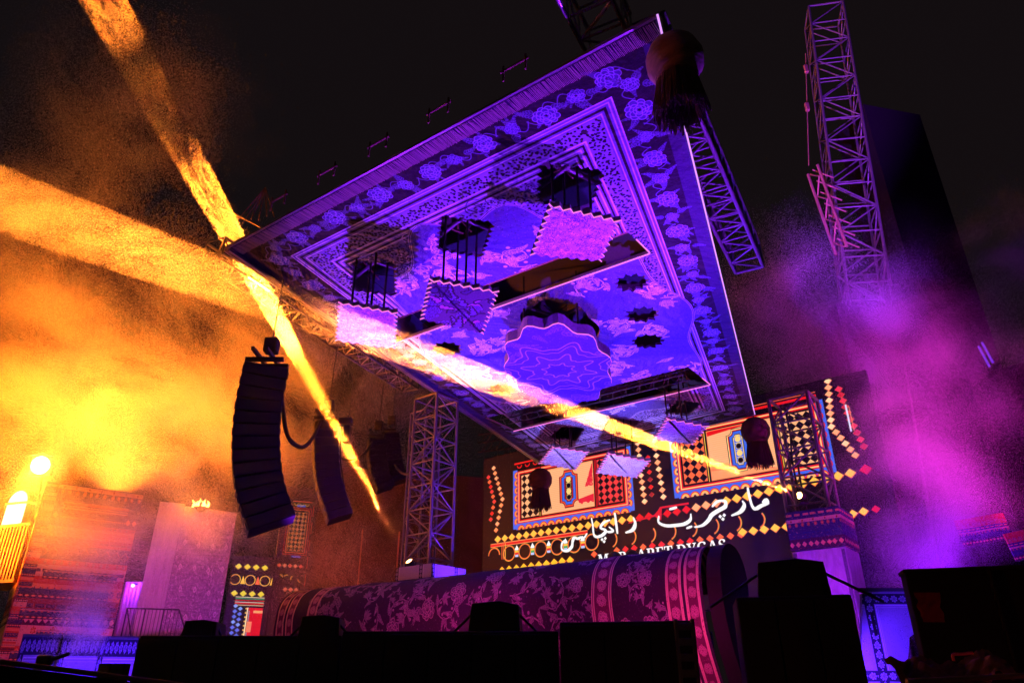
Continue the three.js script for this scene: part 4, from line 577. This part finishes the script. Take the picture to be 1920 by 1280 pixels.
{ // balcony rail
  const o = atZ(262, 1140, 35.6), g = thing('balcony_rail', 'dark metal balcony railing with a stair rail on the left', 'railing', V(o.x, o.y - 1.35, o.z)), R = (a, b, r, n = 'bar') => bar(n, a, b, r, M.darkSteel, g);
  R(V(-0.6, 1.35, 0), V(2.0, 1.25, 0.4), 0.035, 'top_rail'); R(V(-0.6, 0.12, 0), V(2.0, 0.1, 0.4), 0.03, 'bottom_rail'); for (let i = 0; i <= 14; i++) R(V(-0.6 + i * 0.186, 0.1, i * 0.028), V(-0.6 + i * 0.186, 1.33 - i * 0.006, i * 0.028), i % 5 ? 0.013 : 0.032, i % 5 ? 'baluster' : 'post');
  R(V(2.0, 1.25, 0.4), V(3.0, -0.3, 0.9), 0.035, 'stair_rail'); R(V(-0.6, 1.35, 0), V(0.1, 0.1, 0.5), 0.035, 'stair_rail'); part('balcony_floor', new THREE.BoxGeometry(3.6, 0.3, 1.6).translate(0.8, -0.12, -0.5), M.darkSteel, g);
}
{ // container and lantern at the far left edge
  const o = atZ(20, 985, 34), g = thing('corrugated_container', 'rust-red corrugated metal box at the left edge', 'container', V(o.x - 0.4, o.y - 2.6, o.z)); g.rotation.y = -0.35;
  part('container_body', new THREE.BoxGeometry(3.6, 2.6, 2).translate(0, 1.3, -1.06), M.corr, g); for (let i = 0; i < 17; i++) part('corrugation', new THREE.BoxGeometry(0.1, 2.4, 0.07).translate(-1.7 + i * 0.21, 1.3, -0.03), M.corr, g); for (const y of [0.05, 2.55]) part('edge_beam', new THREE.BoxGeometry(3.7, 0.14, 0.12).translate(0, y, 0), M.corr, g);
  const l = atZ(18, 1000, 36), h = thing('arched_light_box', 'white glowing arched light box above the corrugated container', 'light', V(l.x - 0.1, l.y, l.z)); h.rotation.y = -0.3;
  const sh = new THREE.Shape(); sh.moveTo(-0.62, 0); sh.lineTo(0.62, 0); sh.lineTo(0.62, 1.5); sh.absarc(0, 1.5, 0.62, 0, Math.PI); sh.lineTo(-0.62, 0);
  part('lamp_box', new THREE.ExtrudeGeometry(sh, { depth: 0.3, bevelEnabled: false }).translate(0, 0, -0.32), M.plaster, h); part('lamp_face', new THREE.ShapeGeometry(sh, 16), std({ color: 0, emissive: lin(1, 0.82, 0.5), emissiveIntensity: 4 }), h); part('cornice', new RoundedBoxGeometry(1.5, 0.12, 0.4, 2, 0.03).translate(0, 1.5, -0.14), M.plaster, h); bar('side_rail', V(0.7, 1.5, 0), V(2.2, 1.2, 0.3), 0.06, M.plaster, h);
  const ra = new THREE.RectAreaLight(lin(1, 0.6, 0.22), 1.2, 1.1, 1.6); ra.position.set(l.x - 0.1, l.y + 0.9, l.z + 0.1); ra.lookAt(l.x + 1.2, l.y + 0.9, l.z + 4); scene.add(ra);
}
function floodlight(label, pos, aim, color, cd, angle, size = 0.8, pen = 0.5) { const g = thing('floodlight', label, 'floodlight', pos, 'amber floodlights on the set'), d = aim.clone().sub(pos).normalize(); g.quaternion.setFromUnitVectors(V(0, 0, 1), d); part('housing', new RoundedBoxGeometry(size, size, 0.35, 2, 0.05).translate(0, 0, -0.19), M.cabinet, g); part('lamp_face', new THREE.CircleGeometry(size * 0.42, 24).translate(0, 0, 0.004), M.flood, g); for (const s of [-1, 1]) part('barn_door', new THREE.BoxGeometry(size, 0.02, 0.3).translate(0, s * size * 0.52, 0.12), M.cabinet, g); spot(pos.clone().addScaledVector(d, 0.1), aim, color, cd, angle, pen, 10); return g; }
{ const p = atZ(75, 872, 33.5), g = floodlight('blazing floodlight on the roof corner of the rug tower', p, V(-20, 9, -22), AMBER, 1500, 0.9, 0.95, 0.9); bar('mast', V(0, 0, -0.3), V(0, -1.6, -0.5), 0.05, M.darkSteel, g); }
{ // flame dish on the rug wall
  const p = atZ(376, 952, 37.5), g = thing('flame_dish', 'small bright flame burning on top of the rug wall', 'flame', p);
  part('dish', new THREE.LatheGeometry([[0.02, -0.24], [0.12, -0.22], [0.36, 0], [0.38, 0.03], [0.34, 0.01]].map(([x, y]) => new THREE.Vector2(x, y)), 18), M.darkSteel, g);
  for (let i = 0; i < 7; i++) { const h = 0.2 + 0.3 * rnd(), gg = new THREE.ConeGeometry(0.09, h, 9, 5), pp = gg.attributes.position; for (let k = 0; k < pp.count; k++) { const y = pp.getY(k) / h + 0.5; pp.setX(k, pp.getX(k) * (0.5 + 1.6 * y * (1 - y) + 0.2) + 0.1 * y * Math.sin(i * 2 + y * 5)); } gg.computeVertexNormals(); part('flame_tongue', gg.translate(-0.38 + i * 0.13, h / 2 + 0.02, 0.12 * gs()), M.flame, g); }
  const pl = new THREE.PointLight(AMBER, 60); pl.position.copy(p).add(V(0, 0.25, 0.35)); pl.shadow.radius = 8; pl.castShadow = true; scene.add(pl);
}
// floods that stand behind the roofs and fire up into the smoke
floodlight('amber floodlight hidden in smoke behind the rug tower roof', atZ(215, 950, 38), V(-17, 26, -33), AMBER, 6200, 1.1, 0.9, 1);
floodlight('amber floodlight low behind the screen columns', atZ(470, 1130, 41), V(-17, 18, -33), ORANGE, 3800, 0.8, 0.7, 0.9);
floodlight('amber floodlight outside the left edge of the view', V(-31, 6, -31), V(-17, 17, -32.5), ORANGE, 13500, 0.75, 0.9, 0.9);

floodlight('small added amber floodlight outside the left edge, lighting the barrier top', V(-13.5, 5.2, -10), V(-4.5, 2, -8.3), ORANGE, 90, 0.5, 0.5, 0.8);  // added off-frame fill, only there to catch the barrier handrail

{ // low rug panels at the lower left, violet washed, and the barrier in front
  const mats = mkil(blueRug, 1, 1);
  for (const [x0, x1, y0, y1, l] of [[42, 118, 1192, 1194, 'low violet rug panel at the far left, behind the barrier'], [119, 190, 1194, 1196, 'low violet rug panel in the middle of the three at the left'], [191, 260, 1196, 1198, 'low violet rug panel beside the long black riser']]) { const g = wallBox('rug_panel', l, 'panel', x0, x1, y0, y1, 18, 18.2, 0.2, mats, { group: 'low rug panels at the left', bottom: 0 }); const [w, h] = g.userData.size; delete g.userData.size; part('top_rail', new RoundedBoxGeometry(w, 0.07, 0.26, 1, 0.015).translate(0, h + 0.02, -0.1), M.paintedTruss, g); }
  const lp = atZ(150, 1300, 16.6); floorLamp('violet floor lamp washing the low rug panels at the left', V(lp.x, 1.0, lp.z), V(lp.x, 3.2, -18), BLUE, M.lensViolet, 42, 1.25, 0.4, 6, 0.4);
  const b = atZ(0, 1239, 8), c = atZ(420, 1293, 8.6), g = thing('barrier', 'wooden barrier with orange-lit top edge at the lower left', 'barrier', flat((b.x + c.x) / 2, (b.z + c.z) / 2)), d = c.clone().sub(b), w = 9; g.rotation.y = Math.atan2(-d.z, d.x);
  const top = b.clone().lerp(c, 0.5).y; part('board', new THREE.BoxGeometry(w, top - 0.05, 0.08).translate(0, (top - 0.05) / 2, 0), M.drape, g); const cap = part('handrail', new RoundedBoxGeometry(w, 0.05, 0.12, 2, 0.02).translate(0, top - 0.02, 0), M.rust, g); g.rotation.z = Math.atan2(d.y, Math.hypot(d.x, d.z)) * 1.0;
  for (const [px, l] of [[202, 'small black box at the foot of the violet panels, left'], [228, 'small black box at the foot of the violet panels, right']]) { const p = atZ(px, 1245, 15.2), k = thing('small_speaker', l, 'loudspeaker', V(p.x, p.y - 0.02, p.z), 'small black boxes'); part('cabinet', new RoundedBoxGeometry(0.24, 0.5, 0.24, 2, 0.02).translate(0, -0.22, 0), M.cabinet, k); part('grille', new THREE.BoxGeometry(0.2, 0.42, 0.02).translate(0, -0.22, 0.125), M.grille, k); bar('stand_pole', V(0, -0.4, 0), V(0, -p.y + 0.02, 0), 0.03, M.rubber, k); }
  const hp = atZ(85, 1240, 13), hd = thing('boom_arm', 'dark boom arm with a small lamp head reaching over the barrier', 'boom arm', hp); bar('arm', V(0, 0, 0), V(0.35, 0.12, 0), 0.03, M.rubber, hd); bar('arm', V(-0.25, -0.3, 0), V(0, 0, 0), 0.06, M.rubber, hd); part('head', new RoundedBoxGeometry(0.24, 0.16, 0.16, 2, 0.04).translate(-0.02, 0.02, 0), M.rubber, hd); bar('arm', V(-0.25, -0.3, 0), V(-0.3, -hp.y, 0), 0.05, M.rubber, hd);
}

// ------------------------------------------------------------------ right side of the set
{ // plinth of the truss tower at the left, column under the right tower
  const f = atZ(808, 1066, 30.2), pl = thing('carpet_plinth', 'carpet-covered plinth under the violet-lit truss tower', 'plinth', V(f.x, 1.5, f.z)); pl.rotation.y = -SA + 0.0; part('plinth_body', new RoundedBoxGeometry(1.9, f.y - 1.5, 1.9, 2, 0.04).translate(0, (f.y - 1.5) / 2, 0), mkil(kilimA, 0.8, 1.2), pl); part('valance', new THREE.BoxGeometry(2.0, 0.5, 2.0).translate(0, f.y - 1.75, 0), mkil(blueRug, 1.5, 0.4), pl);
  const c = atZ(1532, 945, 30.6), g = thing('carpet_column', 'square rug-clad column under the right truss tower, lit pink', 'column', V(c.x, 1.5, c.z)); g.rotation.y = -SA; const h = c.y - 1.5 - 0.4; part('shaft', new RoundedBoxGeometry(2.1, h - 1.6, 2.0, 2, 0.04).translate(0, (h - 1.6) / 2, 0), M.plaster, g); part('rug_capital', new RoundedBoxGeometry(2.2, 1.6, 2.1, 2, 0.04).translate(0, h - 0.79, 0), mkil(kilimA, 0.6, 0.25), g); for (const s of [-1, 1]) part('edge_trim', new THREE.BoxGeometry(0.12, h - 1.7, 0.08).translate(s * 0.95, (h - 1.7) / 2, 1.03), M.paintedTruss, g);
}
{ // violet rug panel with a scalloped cut edge
  const a = atZ(1617, 1113, 17.5), sh = new THREE.Shape(), k = 17.5 / 1215; const X = (p) => (p - 1617) * k, Y = (p) => (1113 - p) * k;
  [[1617, 1113], [1694, 1104], [1707, 1160], [1704, 1168], [1692, 1178], [1690, 1200], [1684, 1232], [1686, 1252], [1700, 1264], [1726, 1268], [1728, 1276], [1690, 1281], [1692, 1400], [1617, 1400]].forEach(([x, y], i) => (i ? sh.lineTo(X(x) - (y - 1113) * k * 0.22, Y(y)) : sh.moveTo(0, 0)));
  const g = thing('cut_rug_panel', 'violet-lit rug panel with a curved cut-out edge at the lower right', 'panel', a); const t = blueRug.clone(); t.repeat.set(0.62, 0.62); t.offset.set(0, 0.0); t.needsUpdate = true;
  part('panel', new THREE.ExtrudeGeometry(sh, { depth: 0.12, bevelEnabled: false }).translate(0, 0, -0.12), [std({ map: t, roughness: 1 }), sideWool], g); part('hinge', new THREE.BoxGeometry(0.06, 0.5, 0.03).translate(0.12, -0.65, 0.015), M.black, g); part('edge_batten', new THREE.BoxGeometry(1.12, 0.08, 0.16).translate(0.54, 0.09, -0.06), M.paintedTruss, g);
  const lp = a.clone().add(V(0.2, -2.9, 2.0)); floorLamp('violet floor lamp under the cut rug panel', V(lp.x - 1.5, 1.95, lp.z - 0.6), a.clone().add(V(0.6, -1.0, 0)), BLUE, M.lensViolet, 75, 1.2, 0.5, 6, 0.4);
}
{ // near black booth at the right edge, with dim red bits at its foot
  const a = atZ(1700, 1087, 9.5), b = atZ(1990, 1034, 8.8), w = 3.2, g = thing('black_booth', 'large plain black booth filling the lower right corner', 'booth', V(a.x + w / 2 * 0.96, 0, a.z + w / 2 * 0.28)); g.rotation.y = -0.284; const h = (a.y + b.y) / 2 - 0.03;
  part('booth_wall', new RoundedBoxGeometry(w, h, 0.3, 2, 0.02).translate(0, h / 2, -0.15), M.drape, g); for (const s of [-0.5, 0.5]) part('cloth_fold', new THREE.CylinderGeometry(0.03, 0.04, h, 8).translate(s * 1.3, h / 2, 0.01), M.drape, g); part('top_rail', new RoundedBoxGeometry(w + 0.04, 0.05, 0.34, 1, 0.015).translate(0, h + 0.02, -0.15), M.black, g);
  const n = atZ(1745, 1138, 8.2), nt = thing('red_cloth', 'dim red cloth pinned at the left end of the black booth', 'cloth', n); const cg = new THREE.PlaneGeometry(0.26, 0.3, 14, 14), cp = cg.attributes.position; for (let i = 0; i < cp.count; i++) { const x = cp.getX(i), y = cp.getY(i); cp.setZ(i, 0.03 * fbm(x * 9, y * 5, 2)); cp.setX(i, x + 0.03 * noise(y * 8, x, 1)); } cg.computeVertexNormals(); part('cloth', cg, std({ color: lin(0.4, 0.05, 0.04), roughness: 1, side: THREE.DoubleSide, map: grain }), nt);
  const tp = atZ(1790, 1262, 7.6), tarp = thing('crumpled_tarp', 'crumpled brown tarp lying along the foot of the black booth', 'tarp', tp); const tg = new THREE.PlaneGeometry(1.15, 0.4, 60, 24).rotateX(-0.9), q = tg.attributes.position; for (let i = 0; i < q.count; i++) { const x = q.getX(i); q.setY(i, q.getY(i) + 0.11 * fbm(x * 3, q.getZ(i) * 4, 7) + 0.1 * Math.exp(-((x - 0.36) ** 2) / 0.02)); } tg.computeVertexNormals(); part('tarp_sheet', tg, std({ color: lin(0.2, 0.09, 0.04), roughness: 0.9, side: THREE.DoubleSide, map: wear }), tarp); const pole = bar('support', V(0, -0.15, -0.1), V(0, -tp.y, -0.1), 0.04, M.rubber, tarp);
  const hp = atZ(1806, 1228, 7.5), hd = thing('crowbar', 'bright red bent bar above the crumpled tarp', 'crowbar', hp); part('steel_bar', new THREE.TubeGeometry(new THREE.CatmullRomCurve3([V(-0.1, -0.05, 0), V(-0.095, 0, 0), V(0, 0.01, 0), V(0.1, 0.02, 0)]), 20, 0.014, 7), std({ color: lin(0.7, 0.06, 0.05), roughness: 0.5 }), hd);
  floorLamp('small added red lamp brightening the cloth and tarp at the black booth', V(5.6, 0.7, -5.4), V(5.2, 2.2, -8), new THREE.Color(1, 0.16, 0.05), M.lensMagenta, 0.9, 1.0, 0.8, 6, 0.25);  // invented lamp below the view, added so the red shapes show
  const rp = atZ(1840, 1275, 6.4), rl = thing('front_rail', 'orange-lit rail crossing the lower right corner', 'rail', rp); bar('tube', V(-0.6, -0.01, 0), V(0.9, 0.06, -0.1), 0.022, M.rust, rl); bar('post', V(0.5, 0.03, -0.07), V(0.5, -rp.y, -0.07), 0.025, M.rust, rl);
}
{ // dark towers and rugs behind the violet smoke
  const t = wallBox('draped_tower', 'tall black draped tower behind the violet smoke at the right edge', 'tower', 1815, 1990, 700, 668, 34, 31, 5, M.drape); delete t.userData.size; const [w] = [8]; for (let i = 0; i < 3; i++) part('drape_fold', new THREE.CylinderGeometry(0.16, 0.2, 13, 8).translate(-2 + i * 1.6, 6.6, 0.04), M.drape, t);
  const t2 = wallBox('black_slab', 'very tall black slab behind the lone truss tower', 'tower', 1622, 1722, 205, 205, 37, 38, 3, std({ color: lin(0.003, 0.003, 0.003), roughness: 1 })); delete t2.userData.size;
  const tb = wallBox('draped_tower', 'dark draped block under the lone truss tower', 'tower', 1568, 1735, 570, 560, 32.0, 31.6, 2.6, M.drape); delete tb.userData.size;
  const bk = wallBox('dark_backdrop', 'dark low wall behind the right end of the screen', 'wall', 1622, 1830, 985, 960, 33, 31, 1, M.drape); delete bk.userData.size;
  const rug = (label, px0, py0, px1, py1, hpx, D0, D1, mat) => { const a = atZ(px0, py0, D0), b = atZ(px1, py1, D1), d = b.clone().sub(a), w = d.length(), h = hpx * D0 / 1250, g = thing('wall_rug', label, 'rug', a.clone().lerp(b, 0.5), 'rugs hung at the right'); g.rotation.y = Math.atan2(-d.z, d.x); g.rotation.z = Math.atan2(d.y, Math.hypot(d.x, d.z)); const rg = new THREE.BoxGeometry(w, h, 0.08, 16, 6, 1), p = rg.attributes.position; for (let i = 0; i < p.count; i++) p.setZ(i, p.getZ(i) + 0.1 * Math.sin(p.getX(i) * 3)); rg.computeVertexNormals(); part('rug', rg.translate(0, -h / 2, 0), mat, g); };
  rug('upper pink patterned rug hung beside the diamond chain', 1583, 720, 1690, 668, 44, 34, 32, mkil(blueRug, 2, 0.6)); rug('lower pink patterned rug hung beside the diamond chain', 1592, 762, 1684, 718, 40, 33.6, 32.2, mkil(blueRug, 1.6, 0.5));
  rug('worn rug scrap at the foot of the draped tower', 1790, 975, 1880, 962, 44, 28, 27.5, mkil(kilimA, 1, 0.4)); rug('reddish rug scrap at the right edge above the booth', 1885, 1000, 1935, 990, 46, 26, 26, mkil(kilimA, 0.6, 0.4));
  const tube = thing('violet_tubes', 'pair of short violet light tubes above the draped tower', 'light tube', atZ(1846, 668, 31)); for (const s of [0, 1]) part('light_tube', new THREE.CylinderGeometry(0.055, 0.055, 1.1, 10).translate(s * 0.26, s * 0.16, 0).rotateZ(0.2), std({ color: 0, emissive: lin(0.16, 0.05, 1), emissiveIntensity: 0.7 }), tube); bar('clamp', V(-0.1, -0.3, -0.05), V(0.5, -0.2, -0.05), 0.03, M.rubber, tube);
  const bw = wallBox('dark_backdrop', 'dark maroon wall between the tall LED column and the long LED wall', 'wall', 598, 925, 905, 866, 43, 46, 0.4, std({ color: lin(0.05, 0.03, 0.03), roughness: 0.9, map: wear })); delete bw.userData.size; for (const s of [-2.6, -0.4]) part('seam_batten', new THREE.BoxGeometry(0.08, 9, 0.06).translate(s, 6, 0.03), M.rust, bw);
  // lamps for the smoke at this side
  floorLamp('violet lamp in the smoke behind the near black booth', V(15.2, 2.2, -24), V(16.4, 12, -30), new THREE.Color(0.3, 0.006, 1), M.lensViolet, 520, 0.62, 0.9);
  floorLamp('magenta lamp outside the right edge, aimed into the smoke', V(25, 6, -24), V(15, 15, -31), new THREE.Color(0.7, 0.02, 0.5), M.lensMagenta, 2600, 0.6, 0.9);
  floorLamp('pink lamp at the right of the stage aimed at the rug column', V(9.2, 2.2, -24), V(12.2, 6, -30), MAGENTA, M.lensMagenta, 50, 0.5);
  floorLamp('violet lamp on the deck aimed at the lone truss tower', V(11.5, 2.2, -19.5), V(18.8, 31, -33), new THREE.Color(0.3, 0.03, 1), M.lensViolet, 14000, 0.2);
}
// lamp heads on the booth behind the roll
for (const [px, py, l] of [[1153, 1046, 'dark moving lamp head behind the roll, left of the lettering'], [1186, 1043, 'dark moving lamp head behind the roll, nearer the lettering']]) { const p = atZ(px, py, 36), g = thing('moving_lamp', l, 'stage lamp', V(p.x, p.y - 1.1, p.z), 'dark moving lamps on the booth'); part('base', new RoundedBoxGeometry(0.6, 0.3, 0.6, 2, 0.04).translate(0, 0.15, 0), M.cabinet, g); for (const s of [-1, 1]) part('yoke_arm', new RoundedBoxGeometry(0.12, 0.7, 0.26, 2, 0.03).translate(s * 0.32, 0.6, 0), M.cabinet, g); part('head', new THREE.SphereGeometry(0.4, 20, 14).scale(0.9, 1.05, 1).translate(0, 1.0, 0), M.cabinet, g); part('booth_post', new THREE.CylinderGeometry(0.08, 0.08, p.y - 2.6, 8).translate(0, -(p.y - 2.6) / 2, 0), M.darkSteel, g); }

// ------------------------------------------------------------------ smoke: drifting flakes far smaller than a pixel, lit by the lamps above
const smokeMat = new THREE.MeshPhysicalMaterial({ color: lin(0.86, 0.86, 0.86), roughness: 1, transmission: 0.5, thickness: 0, specularIntensity: 0, side: THREE.DoubleSide });
function flakes(name, label, n, size, sample, copies = 1, drift = 0.5) {
  const P = new Float32Array(n * 9), N = new Float32Array(n * 9), a = V(), b = V(), d = V(), p = V(); let i = 0, tries = 0;
  while (i < n && tries++ < n * 40) { if (!sample(p)) continue; const r = size * (0.7 + 0.6 * rnd()); a.set(gs(), gs(), gs()).normalize(); b.set(rnd() - 0.5, rnd() - 0.5, rnd() - 0.5).cross(a).normalize(); d.crossVectors(a, b);
    for (let k = 0; k < 3; k++) { const c = Math.cos(k * 2.0944) * r, s = Math.sin(k * 2.0944) * r, o = i * 9 + k * 3; P[o] = p.x + b.x * c + d.x * s; P[o + 1] = p.y + b.y * c + d.y * s; P[o + 2] = p.z + b.z * c + d.z * s; N[o] = a.x; N[o + 1] = a.y; N[o + 2] = a.z; } i++; }
  const g = new THREE.BufferGeometry(); g.setAttribute('position', new THREE.BufferAttribute(P.subarray(0, i * 9), 3)); g.setAttribute('normal', new THREE.BufferAttribute(N.subarray(0, i * 9), 3));
  const m = copies > 1 ? new THREE.InstancedMesh(g, smokeMat, copies) : new THREE.Mesh(g, smokeMat); for (let k = 0; k < copies && copies > 1; k++) m.setMatrixAt(k, new THREE.Matrix4().makeTranslation(gs() * drift * (k ? 1 : 0), gs() * drift * 0.7 * (k ? 1 : 0), gs() * drift * (k ? 1 : 0))); m.name = numbered(name); m.userData.kind = 'stuff'; m.userData.label = label; scene.add(m); return i;
}
const sst = (a, b, x) => { const t = Math.max(0, Math.min(1, (x - a) / (b - a))); return t * t * (3 - 2 * t); };
function plume(name, label, n, size, blobs, freq, lo, hi, copies, drift) {
  const B = blobs.map(([px, py, rx, ry, w, D, dz]) => ({ c: atZ(px, py, D), rx: rx * D / 1180, ry: ry * D / 1180, w, dz })); const tot = B.reduce((s, b) => s + b.w, 0);
  return flakes(name, label, n, size, (p) => {
    let k = rnd() * tot, b = B[0]; for (const q of B) { b = q; if ((k -= q.w) < 0) break; }
    p.set(b.c.x + gs() * b.rx * 0.62, b.c.y + gs() * b.ry * 0.62, b.c.z + gs() * b.dz * 0.6);
    if (p.y < 1.6 || p.z > -12) return false;
    const wx = noise(p.x * freq * 0.7, p.y * freq * 0.7, p.z * freq * 0.7 + 9) * 1.1, f = fbm(p.x * freq + wx, p.y * freq * 0.9 - wx * 0.6, p.z * freq, 5);
    return rnd() < sst(lo, hi, f);
  }, copies, drift);
}
plume('orange_smoke', 'thick orange-lit smoke rolling over the left of the set', 1300000, 0.0056, [
  [210, 790, 190, 105, 1.1, 34, 3], [60, 720, 110, 90, 0.5, 33, 3], [395, 815, 110, 100, 0.45, 35, 3], [470, 700, 110, 90, 0.28, 33, 3], [60, 420, 130, 130, 0.34, 31, 4], [300, 590, 190, 90, 0.3, 33, 4], [230, 200, 160, 130, 0.14, 31, 4], [150, 990, 170, 90, 0.6, 32, 1.5], [560, 830, 80, 170, 0.2, 34, 3], [610, 1060, 130, 80, 0.12, 35, 3], [670, 790, 130, 110, 0.3, 37.5, 3], [60, 560, 150, 70, 0.3, 33, 3], [330, 970, 150, 70, 0.34, 35.2, 1.5],
], 0.2, -0.14, 0.2, 5, 0.45);
plume('violet_smoke', 'violet and magenta smoke drifting up at the right of the stage', 700000, 0.005, [
  [1720, 870, 85, 170, 1, 29, 2], [1740, 1010, 80, 70, 0.45, 28, 1.5], [1690, 640, 100, 100, 0.6, 31, 2.5], [1500, 570, 120, 100, 0.42, 31, 3], [1905, 470, 60, 80, 0.5, 31, 2], [1600, 720, 120, 70, 0.35, 32, 2], [1850, 700, 90, 90, 0.25, 30, 2],
], 0.24, -0.2, 0.22, 5, 0.4);
plume('violet_smoke', 'thin violet puffs of smoke rising before the low rug panels at the left', 90000, 0.0042, [[140, 1165, 22, 60, 1, 17.2, 0.4], [188, 1140, 20, 60, 0.8, 17.2, 0.4]], 0.6, -0.2, 0.2);

// ------------------------------------------------------------------ the two amber beams and the smoke they catch
function beam(label, srcPx, D, endL, endR, Dend, cd, count, size, dens) {
  const src = atZ(...srcPx, D), eL = atZ(...endL, Dend), eR = atZ(...endR, Dend), aim = eL.clone().add(eR).multiplyScalar(0.5);
  const f = fixture('beam_lamp', label, 'beam lamp', src, aim, M.lensAmber, 0.36, 'amber beam lamps'), dir = aim.clone().sub(f.mouth).normalize(), L = aim.distanceTo(f.mouth);
  const half = eL.clone().sub(f.mouth).normalize().angleTo(eR.clone().sub(f.mouth).normalize()) / 2;
  spot(f.mouth, aim, AMBER, cd, half, 0.02, 0.3);
  const x = eL.clone().sub(eR).normalize(), e1 = x.addScaledVector(dir, -x.dot(dir)).normalize(), e2 = V().crossVectors(dir, e1), tan = Math.tan(half) * 0.985;
  flakes('beam_smoke', 'wisps of smoke caught in an amber beam', count, size, (p) => {
    const near = rnd() < 0.007, u = near ? 0.42 * Math.pow(rnd(), 0.4) : Math.cbrt(rnd()), r = u * L * 1.06, a = rnd() * 6.28318, q = Math.sqrt(rnd()), w = r * tan; const X = Math.cos(a) * q, Y = Math.sin(a) * q;
    const wv = noise(u * 30, X * 1.2, Y * 1.2) * 0.5, t = fbm(u * 46 + X * 2.2 + wv, X * 2.6 - u * 9, Y * 1.2 + wv, 5);
    if (near ? rnd() > 0.35 : rnd() > dens(u, X, t)) return false;
    p.copy(f.mouth).addScaledVector(dir, r).addScaledVector(e1, X * w).addScaledVector(e2, Y * w); return true;
  });
  return f;
}
const win = (u, a, b, c, d) => sst(a, b, u) * (1 - sst(c, d, u));
beam('small amber beam lamp at the foot of the violet-lit truss tower', [770, 1058], 30, [148, 0], [238, 0], 17, 900000, 90000, 0.0042, (u, X, t) => Math.max(win(u, 0.37, 0.41, 0.66, 0.73) * sst(-0.25, 0.12, t), 0.7 * win(u, 0.86, 0.92, 2, 3) * sst(-0.15, 0.2, t), 0.1 * sst(0.1, 0.35, t) * sst(0.3, 0.6, u), 0.01, X > 0.93 ? 0.3 : 0) );
beam('small amber beam lamp on the truss tower before the screen', [1503, 930], 29.9, [-40, 308], [-40, 412], 11, 600000, 150000, 0.0042, (u, X, t) => Math.max(0.5 * win(u, 0.46, 0.56, 0.66, 0.76) * sst(-0.3, 0.15, t), sst(0.72, 0.84, u) * sst(-0.4, 0.22, t), X > 0.93 ? 0.3 : 0, 0.35 * win(u, 0.25, 0.32, 0.4, 0.5) * sst(-0.1, 0.2, t), 0.015 + 0.05 * sst(-0.05, 0.3, t)));

renderer.render(scene, camera);
